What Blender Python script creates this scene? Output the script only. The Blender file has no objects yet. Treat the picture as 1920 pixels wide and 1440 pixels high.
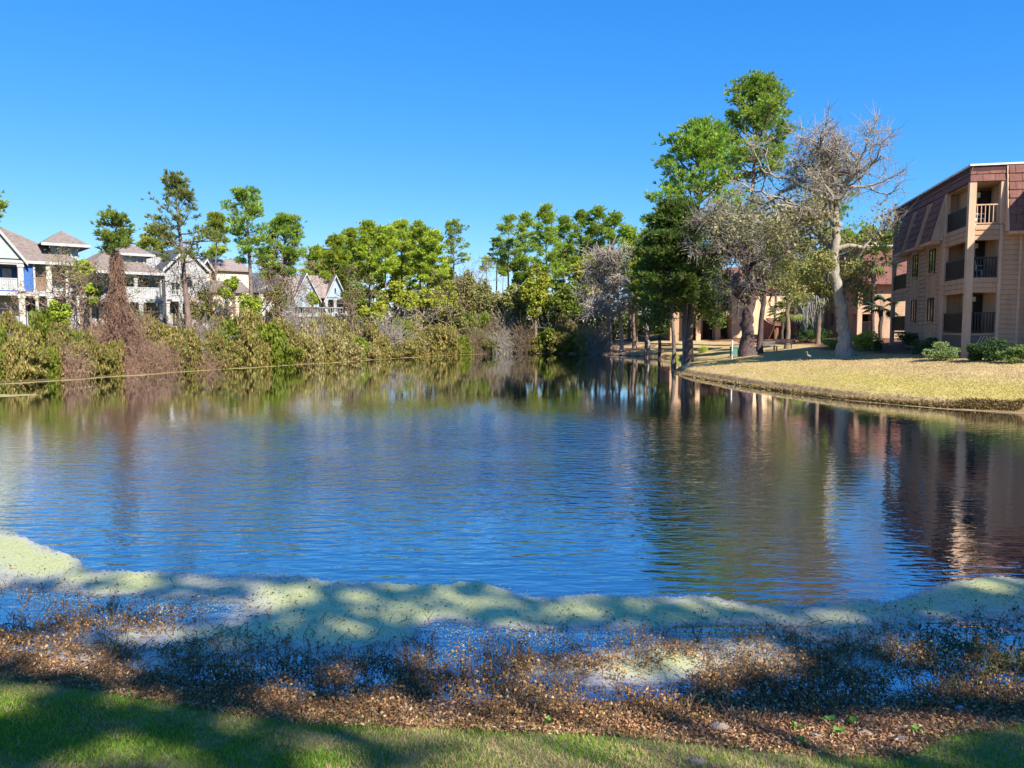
import bpy, math, random
import numpy as np
R = math.radians
sc = bpy.context.scene
COL = sc.collection

# ------------------------------------------------------------------ camera
F = 1440.0                       # focal length in pixels of a 1920 px wide frame
EYE = 3.0                        # eye height above the water (z = 0)
PITCH = math.atan(105.0 / F)     # looking slightly down
cd = bpy.data.cameras.new("camera")
cd.sensor_width = 36.0
cd.lens = 36.0 * F / 1920.0
cd.clip_start = 0.1
cd.clip_end = 5000.0
cam = bpy.data.objects.new("camera", cd)
cam.location = (0, 0, EYE)
cam.rotation_euler = (math.pi / 2 - PITCH, 0, 0)
COL.objects.link(cam)
sc.camera = cam

# ------------------------------------------------------------------ sky, sun, exposure
SUN_AZ = R(32.0)                 # to the right of straight behind the viewer
SUN_EL = R(40.0)
SUN = np.array([math.sin(SUN_AZ) * math.cos(SUN_EL), -math.cos(SUN_AZ) * math.cos(SUN_EL), math.sin(SUN_EL)])
w = bpy.data.worlds.new("World")
sc.world = w
w.use_nodes = True
nt = w.node_tree
bg = nt.nodes["Background"]
sky = nt.nodes.new("ShaderNodeTexSky")
sky.sky_type = 'NISHITA'
sky.sun_disc = False
sky.sun_elevation = SUN_EL
sky.sun_rotation = math.pi - SUN_AZ
sky.altitude = 0
sky.air_density = 0.5
sky.dust_density = 0.0
sky.ozone_density = 6.0
# one tone curve per channel over the whole sky: the deep, saturated blue of the photograph
sep = nt.nodes.new("ShaderNodeSeparateColor"); comb = nt.nodes.new("ShaderNodeCombineColor")
nt.links.new(sky.outputs[0], sep.inputs[0])
chan = []
for ch, (pw, k) in enumerate(((1.47, .367), (.735, .90), (.3, 2.21))):
    p_ = nt.nodes.new("ShaderNodeMath"); p_.operation = 'POWER'; p_.inputs[1].default_value = pw
    q_ = nt.nodes.new("ShaderNodeMath"); q_.operation = 'MULTIPLY'; q_.inputs[1].default_value = k
    nt.links.new(sep.outputs[ch], p_.inputs[0]); nt.links.new(p_.outputs[0], q_.inputs[0]); chan.append(q_.outputs[0])
for ch in range(3):                                    # highlights near the sun stay white
    if ch < 2:
        mn = nt.nodes.new("ShaderNodeMath"); mn.operation = 'MINIMUM'; nt.links.new(chan[ch], mn.inputs[0]); nt.links.new(chan[2], mn.inputs[1]); src = mn.outputs[0]
    else: src = chan[2]
    nt.links.new(src, comb.inputs[ch])
nt.links.new(comb.outputs[0], bg.inputs[0])
bg.inputs[1].default_value = 0.14
sd = bpy.data.lights.new("sun", 'SUN')
sd.energy = 4.3
sd.angle = R(0.53)
sd.color = (1.0, 0.94, 0.84)
so = bpy.data.objects.new("sun", sd)
so.rotation_euler = (math.pi / 2 - SUN_EL, 0, SUN_AZ)
COL.objects.link(so)
vs = sc.view_settings
vs.view_transform = 'Standard'
vs.look = 'None'
vs.exposure = 1.2
vs.gamma = 1.0
vs.use_curve_mapping = False
sc.cycles.max_bounces = 8
sc.cycles.transparent_max_bounces = 12
sc.cycles.caustics_reflective = False
sc.cycles.caustics_refractive = False

# ------------------------------------------------------------------ pixels <-> world
cp, sp = math.cos(PITCH), math.sin(PITCH)
def ray(px, py):
    u = (px - 960.0) / F; v = -(py - 720.0) / F
    return np.array([u, cp + v * sp, -sp + v * cp])
def at(px, py, Y):
    d = ray(px, py); return np.array([0, 0, EYE]) + d * (Y / d[1])
def gp(px, py, z=0.0):
    d = ray(px, py); return np.array([0, 0, EYE]) + d * ((z - EYE) / d[2])
def topx(x, y, z):
    dz = np.asarray(z) - EYE
    dep = y * cp - dz * sp
    up = y * sp + dz * cp
    dep = np.where(np.abs(dep) < 1e-6, 1e-6, dep)
    return 960 + F * x / dep, 720 - F * up / dep, dep
def pxm(D, n=1.0):                # metres of n pixels at distance D
    return n * D / F

# ------------------------------------------------------------------ noise
def _h(i, j, s):
    n = (i * 374761393 + j * 668265263 + s * 974634541) & 0xFFFFFFFF
    n = ((n ^ (n >> 13)) * 1274126177) & 0xFFFFFFFF
    return ((n ^ (n >> 16)) & 0xFFFF) / 65535.0
def vnoise(x, y, s=0):
    x = np.asarray(x, float); y = np.asarray(y, float)
    xi = np.floor(x).astype(np.int64); yi = np.floor(y).astype(np.int64)
    fx = x - xi; fy = y - yi
    fx = fx * fx * (3 - 2 * fx); fy = fy * fy * (3 - 2 * fy)
    a = _h(xi, yi, s); b = _h(xi + 1, yi, s); c = _h(xi, yi + 1, s); d = _h(xi + 1, yi + 1, s)
    return (a * (1 - fx) + b * fx) * (1 - fy) + (c * (1 - fx) + d * fx) * fy
def fbm(x, y, s=0, o=3):
    t = 0; a = 0.5; k = 1.0
    for i in range(o):
        t = t + a * vnoise(np.asarray(x) * k, np.asarray(y) * k, s + i); a *= 0.5; k *= 2.03
    return t / (1 - 0.5 ** o)
def sstep(a, b, x):
    t = np.clip((np.asarray(x, float) - a) / (b - a), 0, 1); return t * t * (3 - 2 * t)

# ------------------------------------------------------------------ objects
def tag(o, label=None, cat=None, group=None, kind=None):
    if label: o["label"] = label
    if cat: o["category"] = cat
    if group: o["group"] = group
    if kind: o["kind"] = kind
    return o
def empty(name, loc=(0, 0, 0), rz=0.0, label=None, cat=None, group=None):
    o = bpy.data.objects.new(name, None)
    o.location = [float(c) for c in loc]; o.rotation_euler = (0, 0, rz)
    o.empty_display_size = 0.3
    COL.objects.link(o)
    return tag(o, label, cat, group)
def mesh_np(name, V, Fc, m=None, parent=None, col=None, smooth=False):
    V = np.asarray(V, np.float32)
    me = bpy.data.meshes.new(name)
    if isinstance(Fc, np.ndarray):
        n, k = Fc.shape
        me.vertices.add(len(V)); me.vertices.foreach_set("co", V.ravel())
        me.loops.add(n * k); me.loops.foreach_set("vertex_index", Fc.astype(np.int32).ravel())
        me.polygons.add(n); me.polygons.foreach_set("loop_start", np.arange(0, n * k, k, dtype=np.int32))
        me.update(calc_edges=True)
    else:
        me.from_pydata([tuple(map(float, v)) for v in V], [], [tuple(f) for f in Fc]); me.update()
    if col is not None:
        at_ = me.color_attributes.new("tint", 'FLOAT_COLOR', 'POINT')
        c4 = np.ones((len(V), 4), np.float32); c4[:, :3] = np.asarray(col)[:, :3]
        at_.data.foreach_set("color", c4.ravel())
    if smooth: me.polygons.foreach_set("use_smooth", np.ones(len(me.polygons), bool))
    if m is not None: me.materials.append(m)
    return add(name, me, parent)
def add(name, me, parent=None):
    o = bpy.data.objects.new(name, me); COL.objects.link(o)
    if parent is not None: o.parent = parent
    return o
def copy_tree(o, parent=None):
    c = o.copy(); COL.objects.link(c); c.parent = parent
    for ch in list(o.children): copy_tree(ch, c)
    return c

_CUBE = {}
_CV = [(-.5, -.5, -.5), (.5, -.5, -.5), (.5, .5, -.5), (-.5, .5, -.5), (-.5, -.5, .5), (.5, -.5, .5), (.5, .5, .5), (-.5, .5, .5)]
_CF = [(0, 3, 2, 1), (4, 5, 6, 7), (0, 1, 5, 4), (1, 2, 6, 5), (2, 3, 7, 6), (3, 0, 4, 7)]
def box(name, parent, m, xs, ys, zs, base=None):
    """a box in the parent's frame; alike pieces share one mesh per material. base: origin of a mesh parent whose own transform is a box"""
    if m.name not in _CUBE:
        me = bpy.data.meshes.new("block"); me.from_pydata(_CV, [], _CF); me.materials.append(m); _CUBE[m.name] = me
    o = bpy.data.objects.new(name, _CUBE[m.name]); COL.objects.link(o)
    x0, x1 = sorted(xs); y0, y1 = sorted(ys); z0, z1 = sorted(zs)
    c = ((x0 + x1) / 2, (y0 + y1) / 2, (z0 + z1) / 2); s = (max(x1 - x0, .002), max(y1 - y0, .002), max(z1 - z0, .002))
    if parent is not None and parent.type == 'MESH' and "bx" in parent:
        # parent is itself a scaled box: undo its scale
        pc = parent["bx"]
        o.parent = parent
        o.location = [(c[i] - pc[i]) / pc[i + 3] for i in range(3)]
        o.scale = [s[i] / pc[i + 3] for i in range(3)]
    else:
        if parent is not None: o.parent = parent
        o.location = c; o.scale = s
    o["bx"] = list(c) + list(s)
    return o
class MB:
    def __init__(s): s.v = []; s.f = []
    def quad(s, a, b, c, d): n = len(s.v); s.v += [a, b, c, d]; s.f.append((n, n + 1, n + 2, n + 3)); return s
    def poly(s, pts): n = len(s.v); s.v += list(pts); s.f.append(tuple(range(n, n + len(pts)))); return s
    def slab(s, pts, off):
        """closed solid from a polygon and an offset vector"""
        n = len(s.v); k = len(pts); s.v += [tuple(p) for p in pts] + [tuple(np.add(p, off)) for p in pts]
        s.f.append(tuple(range(n, n + k))); s.f.append(tuple(range(n + 2 * k - 1, n + k - 1, -1)))
        for i in range(k):
            j = (i + 1) % k; s.f.append((n + i, n + k + i, n + k + j, n + j))
        return s
    def box(s, xs, ys, zs):
        (x0, x1), (y0, y1), (z0, z1) = sorted(xs), sorted(ys), sorted(zs)
        return s.slab([(x0, y0, z0), (x1, y0, z0), (x1, y1, z0), (x0, y1, z0)], (0, 0, z1 - z0))
    def build(s, name, m, parent=None, smooth=False):
        o = mesh_np(name, s.v, s.f, m, parent, smooth=smooth)
        return o
def tubes(P0, P1, R0, R1, n=5):
    """frusta for many segments at once -> verts, quads"""
    P0 = np.asarray(P0, float); P1 = np.asarray(P1, float); R0 = np.asarray(R0, float); R1 = np.asarray(R1, float)
    d = P1 - P0; d /= np.maximum(np.linalg.norm(d, axis=1, keepdims=True), 1e-9)
    ref = np.where(np.abs(d[:, 2:3]) > 0.8, np.array([[1., 0, 0]]), np.array([[0, 0, 1.]]))
    a = np.cross(d, ref); a /= np.linalg.norm(a, axis=1, keepdims=True); b = np.cross(d, a)
    th = np.arange(n) * 2 * np.pi / n
    ring = np.cos(th)[None, :, None] * a[:, None, :] + np.sin(th)[None, :, None] * b[:, None, :]
    V = np.concatenate([P0[:, None, :] + ring * R0[:, None, None], P1[:, None, :] + ring * R1[:, None, None]], 1)
    k = len(P0); i = np.arange(n); j = (i + 1) % n
    q = np.stack([i, j, j + n, i + n], 1)
    Q = (np.arange(k)[:, None, None] * (2 * n) + q[None]).reshape(-1, 4)
    return V.reshape(-1, 3), Q
def path_tube(pts, rad, n=10, wob=0.0, seed=0):
    """one connected tube along a polyline"""
    pts = np.asarray(pts, float); rng = np.random.default_rng(seed)
    V = []; k = len(pts); th = np.arange(n) * 2 * np.pi / n
    prev = None
    for i in range(k):
        d = pts[min(i + 1, k - 1)] - pts[max(i - 1, 0)]; d /= np.linalg.norm(d)
        ref = np.array([1., 0, 0]) if prev is None else prev
        if prev is None and abs(d[0]) > .9: ref = np.array([0, 1., 0])
        a = ref - d * (ref @ d); a /= np.linalg.norm(a); b = np.cross(d, a); prev = a
        r = rad[i] * (1 + wob * rng.standard_normal(n))
        V.append(pts[i] + (np.cos(th) * r)[:, None] * a + (np.sin(th) * r)[:, None] * b)
    V = np.concatenate(V); Q = []
    for i in range(k - 1):
        for j in range(n):
            Q.append((i * n + j, i * n + (j + 1) % n, (i + 1) * n + (j + 1) % n, (i + 1) * n + j))
    return V, np.array(Q)
def merge(parts):
    V = []; Q = []; n = 0
    for v, q in parts:
        V.append(v); Q.append(q + n); n += len(v)
    return np.concatenate(V), np.concatenate(Q)

# ------------------------------------------------------------------ materials
MATS = {}
def _new(name):
    m = bpy.data.materials.new(name); m.use_nodes = True
    nt = m.node_tree; b = nt.nodes["Principled BSDF"]
    MATS[name] = m
    return m, nt, b
def N(nt, t, **kw):
    n = nt.nodes.new(t)
    for k, v in kw.items():
        if hasattr(n, k) and not isinstance(v, tuple): setattr(n, k, v)
        else: n.inputs[k].default_value = v
    return n
def noise(nt, vec, scale, detail=4.0, rough=0.55):
    n = nt.nodes.new("ShaderNodeTexNoise"); n.inputs["Scale"].default_value = scale
    n.inputs["Detail"].default_value = detail; n.inputs["Roughness"].default_value = rough
    if vec is not None: nt.links.new(vec, n.inputs["Vector"])
    return n
def ramp(nt, fac, stops):
    r = nt.nodes.new("ShaderNodeValToRGB"); e = r.color_ramp.elements
    while len(e) < len(stops): e.new(0.5)
    for i, (p, c) in enumerate(stops):
        e[i].position = p; e[i].color = (*c, 1) if len(c) == 3 else c
    nt.links.new(fac, r.inputs[0]); return r
def math_(nt, op, a, b=None, clamp=False):
    n = nt.nodes.new("ShaderNodeMath"); n.operation = op; n.use_clamp = clamp
    for i, v in enumerate((a, b)):
        if v is None: continue
        if isinstance(v, (int, float)): n.inputs[i].default_value = v
        else: nt.links.new(v, n.inputs[i])
    return n.outputs[0]
def surf(name, c1, c2=None, rough=0.75, scale=3.0, bump=0.0, bscale=20.0, lines=0.0, lc=0.55, rows=None, spec=0.3, metallic=0.0):
    """painted or weathered surface; lines: clapboard pitch in metres; colours vary by world position"""
    m, nt, b = _new(name)
    c2 = c2 or tuple(x * 0.8 for x in c1)
    g = nt.nodes.new("ShaderNodeNewGeometry")
    n1 = noise(nt, g.outputs["Position"], scale, 5.0, 0.6)
    r = ramp(nt, n1.outputs[0], [(0.3, c2), (0.7, c1)])
    out = r.outputs[0]
    mpw = nt.nodes.new("ShaderNodeMapping"); mpw.inputs["Scale"].default_value = (2.2, 2.2, .3); nt.links.new(g.outputs["Position"], mpw.inputs["Vector"])
    rw = ramp(nt, noise(nt, mpw.outputs[0], 1.0, 5.0, .65).outputs[0], [(.3, (.80, .79, .77)), (.6, (1.03, 1.03, 1.03))])   # rain streaks and weathering
    mw = nt.nodes.new("ShaderNodeMix"); mw.data_type = 'RGBA'; mw.blend_type = 'MULTIPLY'; mw.inputs["Factor"].default_value = 1.0
    nt.links.new(out, mw.inputs["A"]); nt.links.new(rw.outputs[0], mw.inputs["B"]); out = mw.outputs["Result"]
    h = noise(nt, g.outputs["Position"], bscale, 3.0).outputs[0] if bump else None
    if lines:
        sx = nt.nodes.new("ShaderNodeSeparateXYZ"); nt.links.new(g.outputs["Position"], sx.inputs[0])
        fr = math_(nt, 'FRACT', math_(nt, 'DIVIDE', sx.outputs[2], lines))
        edge = math_(nt, 'LESS_THAN', fr, 0.12)
        mx = nt.nodes.new("ShaderNodeMix"); mx.data_type = 'RGBA'; mx.blend_type = 'MULTIPLY'
        nt.links.new(edge, mx.inputs["Factor"]); nt.links.new(out, mx.inputs["A"]); mx.inputs["B"].default_value = (lc, lc, lc, 1)
        out = mx.outputs["Result"]
        h = fr if h is None else math_(nt, 'ADD', math_(nt, 'MULTIPLY', fr, -1.0), h)
    nt.links.new(out, b.inputs["Base Color"])
    b.inputs["Roughness"].default_value = rough
    b.inputs["Specular IOR Level"].default_value = spec
    b.inputs["Metallic"].default_value = metallic
    if h is not None:
        bp = nt.nodes.new("ShaderNodeBump"); bp.inputs["Strength"].default_value = bump or 0.3; bp.inputs["Distance"].default_value = 0.02
        nt.links.new(h, bp.inputs["Height"]); nt.links.new(bp.outputs[0], b.inputs["Normal"])
    return m
def leafmat(name, trans=0.35, mul=(1, 1, 1), rough=0.6, spec=0.25):
    """foliage: colour from the mesh's own leaf tint, a little light passes through"""
    m, nt, b = _new(name)
    a = nt.nodes.new("ShaderNodeVertexColor"); a.layer_name = "tint"
    oi = nt.nodes.new("ShaderNodeObjectInfo")
    v = math_(nt, 'ADD', math_(nt, 'MULTIPLY', oi.outputs["Random"], 0.3), 0.85)
    mx = nt.nodes.new("ShaderNodeMix"); mx.data_type = 'RGBA'; mx.blend_type = 'MULTIPLY'; mx.inputs["Factor"].default_value = 1.0
    nt.links.new(a.outputs[0], mx.inputs["A"]); mx.inputs["B"].default_value = (*mul, 1)
    vm = nt.nodes.new("ShaderNodeVectorMath"); vm.operation = 'SCALE'
    nt.links.new(mx.outputs["Result"], vm.inputs[0]); nt.links.new(v, vm.inputs["Scale"])
    nt.links.new(vm.outputs[0], b.inputs["Base Color"])
    b.inputs["Roughness"].default_value = rough; b.inputs["Specular IOR Level"].default_value = spec
    if trans > 0:
        t = nt.nodes.new("ShaderNodeBsdfTranslucent"); nt.links.new(vm.outputs[0], t.inputs[0])
        ms = nt.nodes.new("ShaderNodeMixShader"); ms.inputs[0].default_value = trans
        nt.links.new(b.outputs[0], ms.inputs[1]); nt.links.new(t.outputs[0], ms.inputs[2])
        nt.links.new(ms.outputs[0], nt.nodes["Material Output"].inputs["Surface"])
    return m
# ================================================================== ground and pond
near_px = [(0, 1238), (150, 1262), (330, 1290), (500, 1312), (700, 1330), (960, 1338), (1200, 1336), (1400, 1328), (1600, 1322), (1780, 1318), (1920, 1302)]
right_px = [(1920, 776), (1800, 769), (1700, 761), (1600, 752), (1500, 739), (1400, 725), (1330, 713), (1285, 705), (1262, 697), (1268, 690), (1292, 684), (1296, 678), (1270, 673), (1238, 670),
            (1190, 667.5), (1120, 665), (1085, 664), (1040, 663), (1000, 662.5), (960, 662), (900, 663.5), (850, 665.5), (800, 668), (750, 671), (700, 674), (650, 678), (600, 681), (550, 684),
            (500, 687), (450, 690), (400, 693), (350, 696), (300, 699), (250, 703), (200, 706.5), (150, 710), (100, 713.5), (50, 717), (0, 720)]
pond = [tuple(gp(x, y)[:2]) for x, y in near_px] + [(6.4, 8.2), (11, 10), (18, 13), (23, 19), (22, 24)] + [tuple(gp(x, y)[:2]) for x, y in right_px] + [(-34, 36), (-41, 26), (-38, 15), (-24, 9), (-11, 7.4)]
_p = []
for _i in range(len(pond)):                           # a slightly ragged waterline
    _a, _b = np.array(pond[_i]), np.array(pond[(_i + 1) % len(pond)]); _L = np.linalg.norm(_b - _a); _k = max(1, min(8, int(_L / 1.2)))
    for _q in range(_k):
        _c = _a + (_b - _a) * _q / _k; _n = np.array([_b[1] - _a[1], _a[0] - _b[0]]) / max(_L, 1e-6)
        _p.append(tuple(_c + _n * (.22 * (fbm(_c[0] * .9, _c[1] * .9, 3) - .5) if _c[1] > 12 else .12 * (fbm(_c[0] * 1.5, _c[1] * 1.5, 3) - .5))))
pond = np.array(_p)
def pond_sd(x, y):
    """signed distance to the waterline, positive on land"""
    x = np.asarray(x, float); y = np.asarray(y, float)
    best = np.full(x.shape, 1e9); ins = np.zeros(x.shape, bool)
    n = len(pond)
    for i in range(n):
        ax, ay = pond[i]; bx, by = pond[(i + 1) % n]
        dx, dy = bx - ax, by - ay
        t = np.clip(((x - ax) * dx + (y - ay) * dy) / (dx * dx + dy * dy), 0, 1)
        best = np.minimum(best, np.hypot(x - ax - t * dx, y - ay - t * dy))
        c = ((ay > y) != (by > y)) & (x < (bx - ax) * (y - ay) / (by - ay + 1e-12) + ax)
        ins ^= c
    return np.where(ins, -best, best)
def weights(x, y):
    near = 1 - sstep(13, 20, y)
    az = x / np.maximum(y, 1.0)
    rt = sstep(0.13, 0.21, az) * (1 - near)
    lf = (1 - sstep(-0.30, -0.12, az)) * (1 - near)
    far = np.clip(1 - near - rt - lf, 0, 1)
    return near, rt, lf, far
def height(x, y, sd=None):
    x = np.asarray(x, float); y = np.asarray(y, float)
    if sd is None: sd = pond_sd(x, y)
    near, rt, lf, far = weights(x, y)
    s = np.maximum(sd, 0)
    zn = np.interp(s, [0, .25, 1.0, 2.6, 5, 40], [0, .04, .22, .58, .95, 1.6])
    zr = np.interp(s, [0, .35, .55, 2.0, 9.5, 16, 60], [0, .05, .33, .55, 1.5, 2.0, 2.4])
    zl = np.interp(s, [0, .5, 4, 15, 22, 80], [0, .15, .9, 3.0, 3.3, 4.0])
    zf = np.interp(s, [0, .4, 3, 14, 60], [0, .2, .5, 1.4, 2.0])
    z = near * zn + rt * zr + lf * zl + far * zf
    bumpy = (fbm(x * .35, y * .35, 5) - .5) * np.minimum(s * .1, .22) + (fbm(x * 2.2, y * 2.2, 9) - .5) * np.minimum(s * .12, .05)
    return np.where(sd > 0, z + bumpy, np.maximum(-1.6, -.02 + sd * .22))
def hz(x, y): return float(height(np.array([x]), np.array([y]))[0])

th = np.concatenate([np.linspace(-46, 46, 420), np.linspace(46, 314, 70)[1:-1]]) * math.pi / 180
rr = np.concatenate([np.geomspace(.4, 2.4, 14)[:-1], np.geomspace(2.4, 8, 90)[:-1], np.geomspace(8, 24, 40)[:-1], np.geomspace(24, 58, 130)[:-1], np.geomspace(58, 110, 60)[:-1], np.geomspace(110, 3000, 50)])
TH, RR = np.meshgrid(th, rr)
GX = RR * np.sin(TH); GY = RR * np.cos(TH)
SD = pond_sd(GX, GY); GZ = height(GX, GY, SD)
grass_line = np.array([(0, 1262), (150, 1280), (300, 1306), (420, 1326), (560, 1345), (700, 1350), (960, 1362), (1150, 1368), (1300, 1385), (1450, 1400), (1600, 1412), (1700, 1410), (1780, 1372), (1920, 1350)], float)
def ground_color(x, y, z, sd):
    near, rt, lf, far = weights(x, y)
    px, py, dep = topx(x, y, z)
    n1 = fbm(x * .8, y * .8, 21); n2 = fbm(x * 3, y * 3, 33)
    def mixc(a, b, t): return np.asarray(a)[None, :] * (1 - t[..., None].reshape(-1, 1)) + np.asarray(b)[None, :] * t[..., None].reshape(-1, 1)
    f = lambda a: np.asarray(a).ravel()
    px, py, n1, n2, sdr = f(px), f(py), f(n1), f(n2), f(sd)
    # near bank: lawn soil and thatch, brown leaf litter below it
    lawn = mixc((.12, .17, .03), (.33, .26, .12), sstep(.42, .62, .55 * n1 + .45 * n2 + .1 * sstep(700, 1300, px)))
    lit = mixc((.17, .085, .038), (.32, .18, .085), n2)
    gl = np.interp(px, grass_line[:, 0], grass_line[:, 1])
    cn = np.where((f(y) > 0.3)[:, None], lit * (1 - sstep(-14, 10, py - gl + (n2 - .5) * 26)[:, None]) + lawn * sstep(-14, 10, py - gl + (n2 - .5) * 26)[:, None], lawn)
    # right lawn: dormant straw turf, yellow-green towards the water, red mulch by the building
    straw = mixc((.50, .375, .185), (.42, .31, .15), n1)
    yg = (.44, .37, .10)
    t1 = sstep(.3, 1.2, sdr) * (1 - sstep(2.5, 6.5, sdr)) * sstep(.15, .5, f(x) / np.maximum(f(y), 1) + .4 * (n1 - .5)) * .8
    t2 = sstep(.5, .62, n1) * sstep(8.0, 9.5, sdr) * sstep(.45, .55, f(x) / np.maximum(f(y), 1))
    cr = mixc((0, 0, 0), (1, 1, 1), np.zeros(len(px))) + straw * (1 - t1)[:, None] + np.array(yg)[None] * t1[:, None]
    cr = cr * (1 - .6 * t2)[:, None] + np.array((.24, .26, .06))[None] * (.6 * t2)[:, None]
    cr = np.where((sdr < .55)[:, None], mixc((.22, .14, .07), (.34, .23, .11), n2), cr)
    mulch = mixc((.24, .115, .06), (.15, .075, .045), n2)
    tm = sstep(9.3, 10.6, sdr + (n1 - .5) * 2)
    cr = cr * (1 - tm)[:, None] + mulch * tm[:, None]
    cl = mixc((.085, .065, .035), (.13, .10, .05), n1)
    sand = mixc((.45, .29, .17), (.36, .22, .12), n1)
    ts = sstep(.02, .05, f(x) / np.maximum(f(y), 1))
    cf = mixc((.16, .11, .06), (.24, .17, .09), n1); cf = cf * (1 - ts)[:, None] + sand * ts[:, None]
    W = [f(a)[:, None] for a in (near, rt, lf, far)]
    c = cn * W[0] + cr * W[1] + cl * W[2] + cf * W[3]
    return np.where((sdr < 0)[:, None], np.array((.05, .04, .025))[None], c)
gcol = ground_color(GX, GY, GZ, SD)
nr, ntn = GX.shape
ii, jj = np.meshgrid(np.arange(nr - 1), np.arange(ntn), indexing='ij')
j2 = (jj + 1) % ntn
Q = np.stack([ii * ntn + jj, ii * ntn + j2, (ii + 1) * ntn + j2, (ii + 1) * ntn + jj], -1).reshape(-1, 4)[:, ::-1]
V = np.stack([GX, GY, GZ], -1).reshape(-1, 3)
# centre cap
V = np.concatenate([V, [[0, 0, hz(0, 0)]]]); gcol = np.concatenate([gcol, gcol[:1]])
m, nt, b = _new("turf_and_soil")
a = nt.nodes.new("ShaderNodeVertexColor"); a.layer_name = "tint"
g = nt.nodes.new("ShaderNodeNewGeometry")
n1 = noise(nt, g.outputs["Position"], 9.0, 6, .7); n2 = noise(nt, g.outputs["Position"], 1.3, 4, .6)
k = math_(nt, 'ADD', math_(nt, 'MULTIPLY', n1.outputs[0], .9), math_(nt, 'MULTIPLY', n2.outputs[0], .7))
k = math_(nt, 'ADD', k, .2)
vm = nt.nodes.new("ShaderNodeVectorMath"); vm.operation = 'SCALE'
nt.links.new(a.outputs[0], vm.inputs[0]); nt.links.new(k, vm.inputs["Scale"]); nt.links.new(vm.outputs[0], b.inputs["Base Color"])
b.inputs["Roughness"].default_value = .95; b.inputs["Specular IOR Level"].default_value = .1
bp = nt.nodes.new("ShaderNodeBump"); bp.inputs["Strength"].default_value = .8; bp.inputs["Distance"].default_value = .06
nt.links.new(noise(nt, g.outputs["Position"], 14.0, 6, .75).outputs[0], bp.inputs["Height"]); nt.links.new(bp.outputs[0], b.inputs["Normal"])
ground = mesh_np("ground", V, Q, m, col=gcol, smooth=True)
tag(ground, "grassy banks and lawn sloping down to the pond", kind="structure")

# ------------------------------------------------------------------ water
m, nt, b = _new("pond_water")
b.inputs["Base Color"].default_value = (.002, .008, .018, 1)
b.inputs["Roughness"].default_value = .015
b.inputs["IOR"].default_value = 1.45
b.inputs["Specular IOR Level"].default_value = .5
g = nt.nodes.new("ShaderNodeNewGeometry")
def mapped(sx, sy, rz=0):
    mp = nt.nodes.new("ShaderNodeMapping"); mp.inputs["Scale"].default_value = (sx, sy, 1); mp.inputs["Rotation"].default_value = (0, 0, rz)
    nt.links.new(g.outputs["Position"], mp.inputs["Vector"]); return mp.outputs[0]
swell = noise(nt, mapped(1.7, 5.2, R(4)), 1.0, 2.0, .5)
chop = noise(nt, mapped(6.0, 8.5, R(-9)), 1.0, 3.0, .55)
fine = noise(nt, mapped(7, 11, R(12)), 1.0, 2.0, .5)
wind = noise(nt, mapped(.07, .12), 1.0, 3.0, .5)
sx = nt.nodes.new("ShaderNodeSeparateXYZ"); nt.links.new(g.outputs["Position"], sx.inputs[0])
def mapr(v, a, b_, c, d):
    n = nt.nodes.new("ShaderNodeMapRange"); n.interpolation_type = 'SMOOTHSTEP'; nt.links.new(v, n.inputs[0])
    for i, q in enumerate((a, b_, c, d)): n.inputs[i + 1].default_value = q
    return n.outputs[0]
calm = mapr(sx.outputs[1], 20.0, 34.0, 1.0, .2)
def bell(v, c, w_):
    q = math_(nt, 'DIVIDE', math_(nt, 'SUBTRACT', v, c), w_); return math_(nt, 'POWER', 2.718, math_(nt, 'MULTIPLY', math_(nt, 'MULTIPLY', q, q), -1.0))
breeze = math_(nt, 'ADD', .11, math_(nt, 'MULTIPLY', math_(nt, 'MULTIPLY', bell(sx.outputs[0], -2.5, 5.5), bell(sx.outputs[1], 20.0, 8.0)), 2.0))
calm = math_(nt, 'ADD', math_(nt, 'MULTIPLY', calm, breeze), mapr(sx.outputs[1], 7.0, 12.0, .13, 0.0))       # breeze dies out towards the sheltered far bank
gust = mapr(wind.outputs[0], .35, .65, .6, 1.2)
chopn = mapr(sx.outputs[1], 8.0, 16.0, .35, 1.0)
hgt = math_(nt, 'ADD', math_(nt, 'MULTIPLY', swell.outputs[0], 1.1), math_(nt, 'MULTIPLY', math_(nt, 'ADD', math_(nt, 'MULTIPLY', chop.outputs[0], .55), math_(nt, 'MULTIPLY', fine.outputs[0], .12)), chopn))
hgt = math_(nt, 'MULTIPLY', math_(nt, 'MULTIPLY', hgt, calm), gust)
bp = nt.nodes.new("ShaderNodeBump"); bp.inputs["Strength"].default_value = 1.0; bp.inputs["Distance"].default_value = .042
nt.links.new(hgt, bp.inputs["Height"]); nt.links.new(bp.outputs[0], b.inputs["Normal"])
gl_ = nt.nodes.new("ShaderNodeBsdfGlossy"); gl_.inputs["Roughness"].default_value = .01; gl_.inputs["Color"].default_value = (.94, .97, 1, 1); nt.links.new(bp.outputs[0], gl_.inputs["Normal"])
fr_ = nt.nodes.new("ShaderNodeFresnel"); fr_.inputs[0].default_value = 1.6; nt.links.new(bp.outputs[0], fr_.inputs["Normal"])
ms = nt.nodes.new("ShaderNodeMixShader"); nt.links.new(math_(nt, 'ADD', math_(nt, 'MULTIPLY', fr_.outputs[0], .75), .32, True), ms.inputs[0])
nt.links.new(b.outputs[0], ms.inputs[1]); nt.links.new(gl_.outputs[0], ms.inputs[2]); nt.links.new(ms.outputs[0], nt.nodes["Material Output"].inputs["Surface"])
wv = np.array([(-60, 3), (40, 3), (40, 110), (-60, 110)], float)
water = mesh_np("water", [(x, y, 0) for x, y in wv], [(0, 1, 2, 3)], m)
tag(water, "rippled blue pond water reflecting sky and trees", kind="structure")
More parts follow.
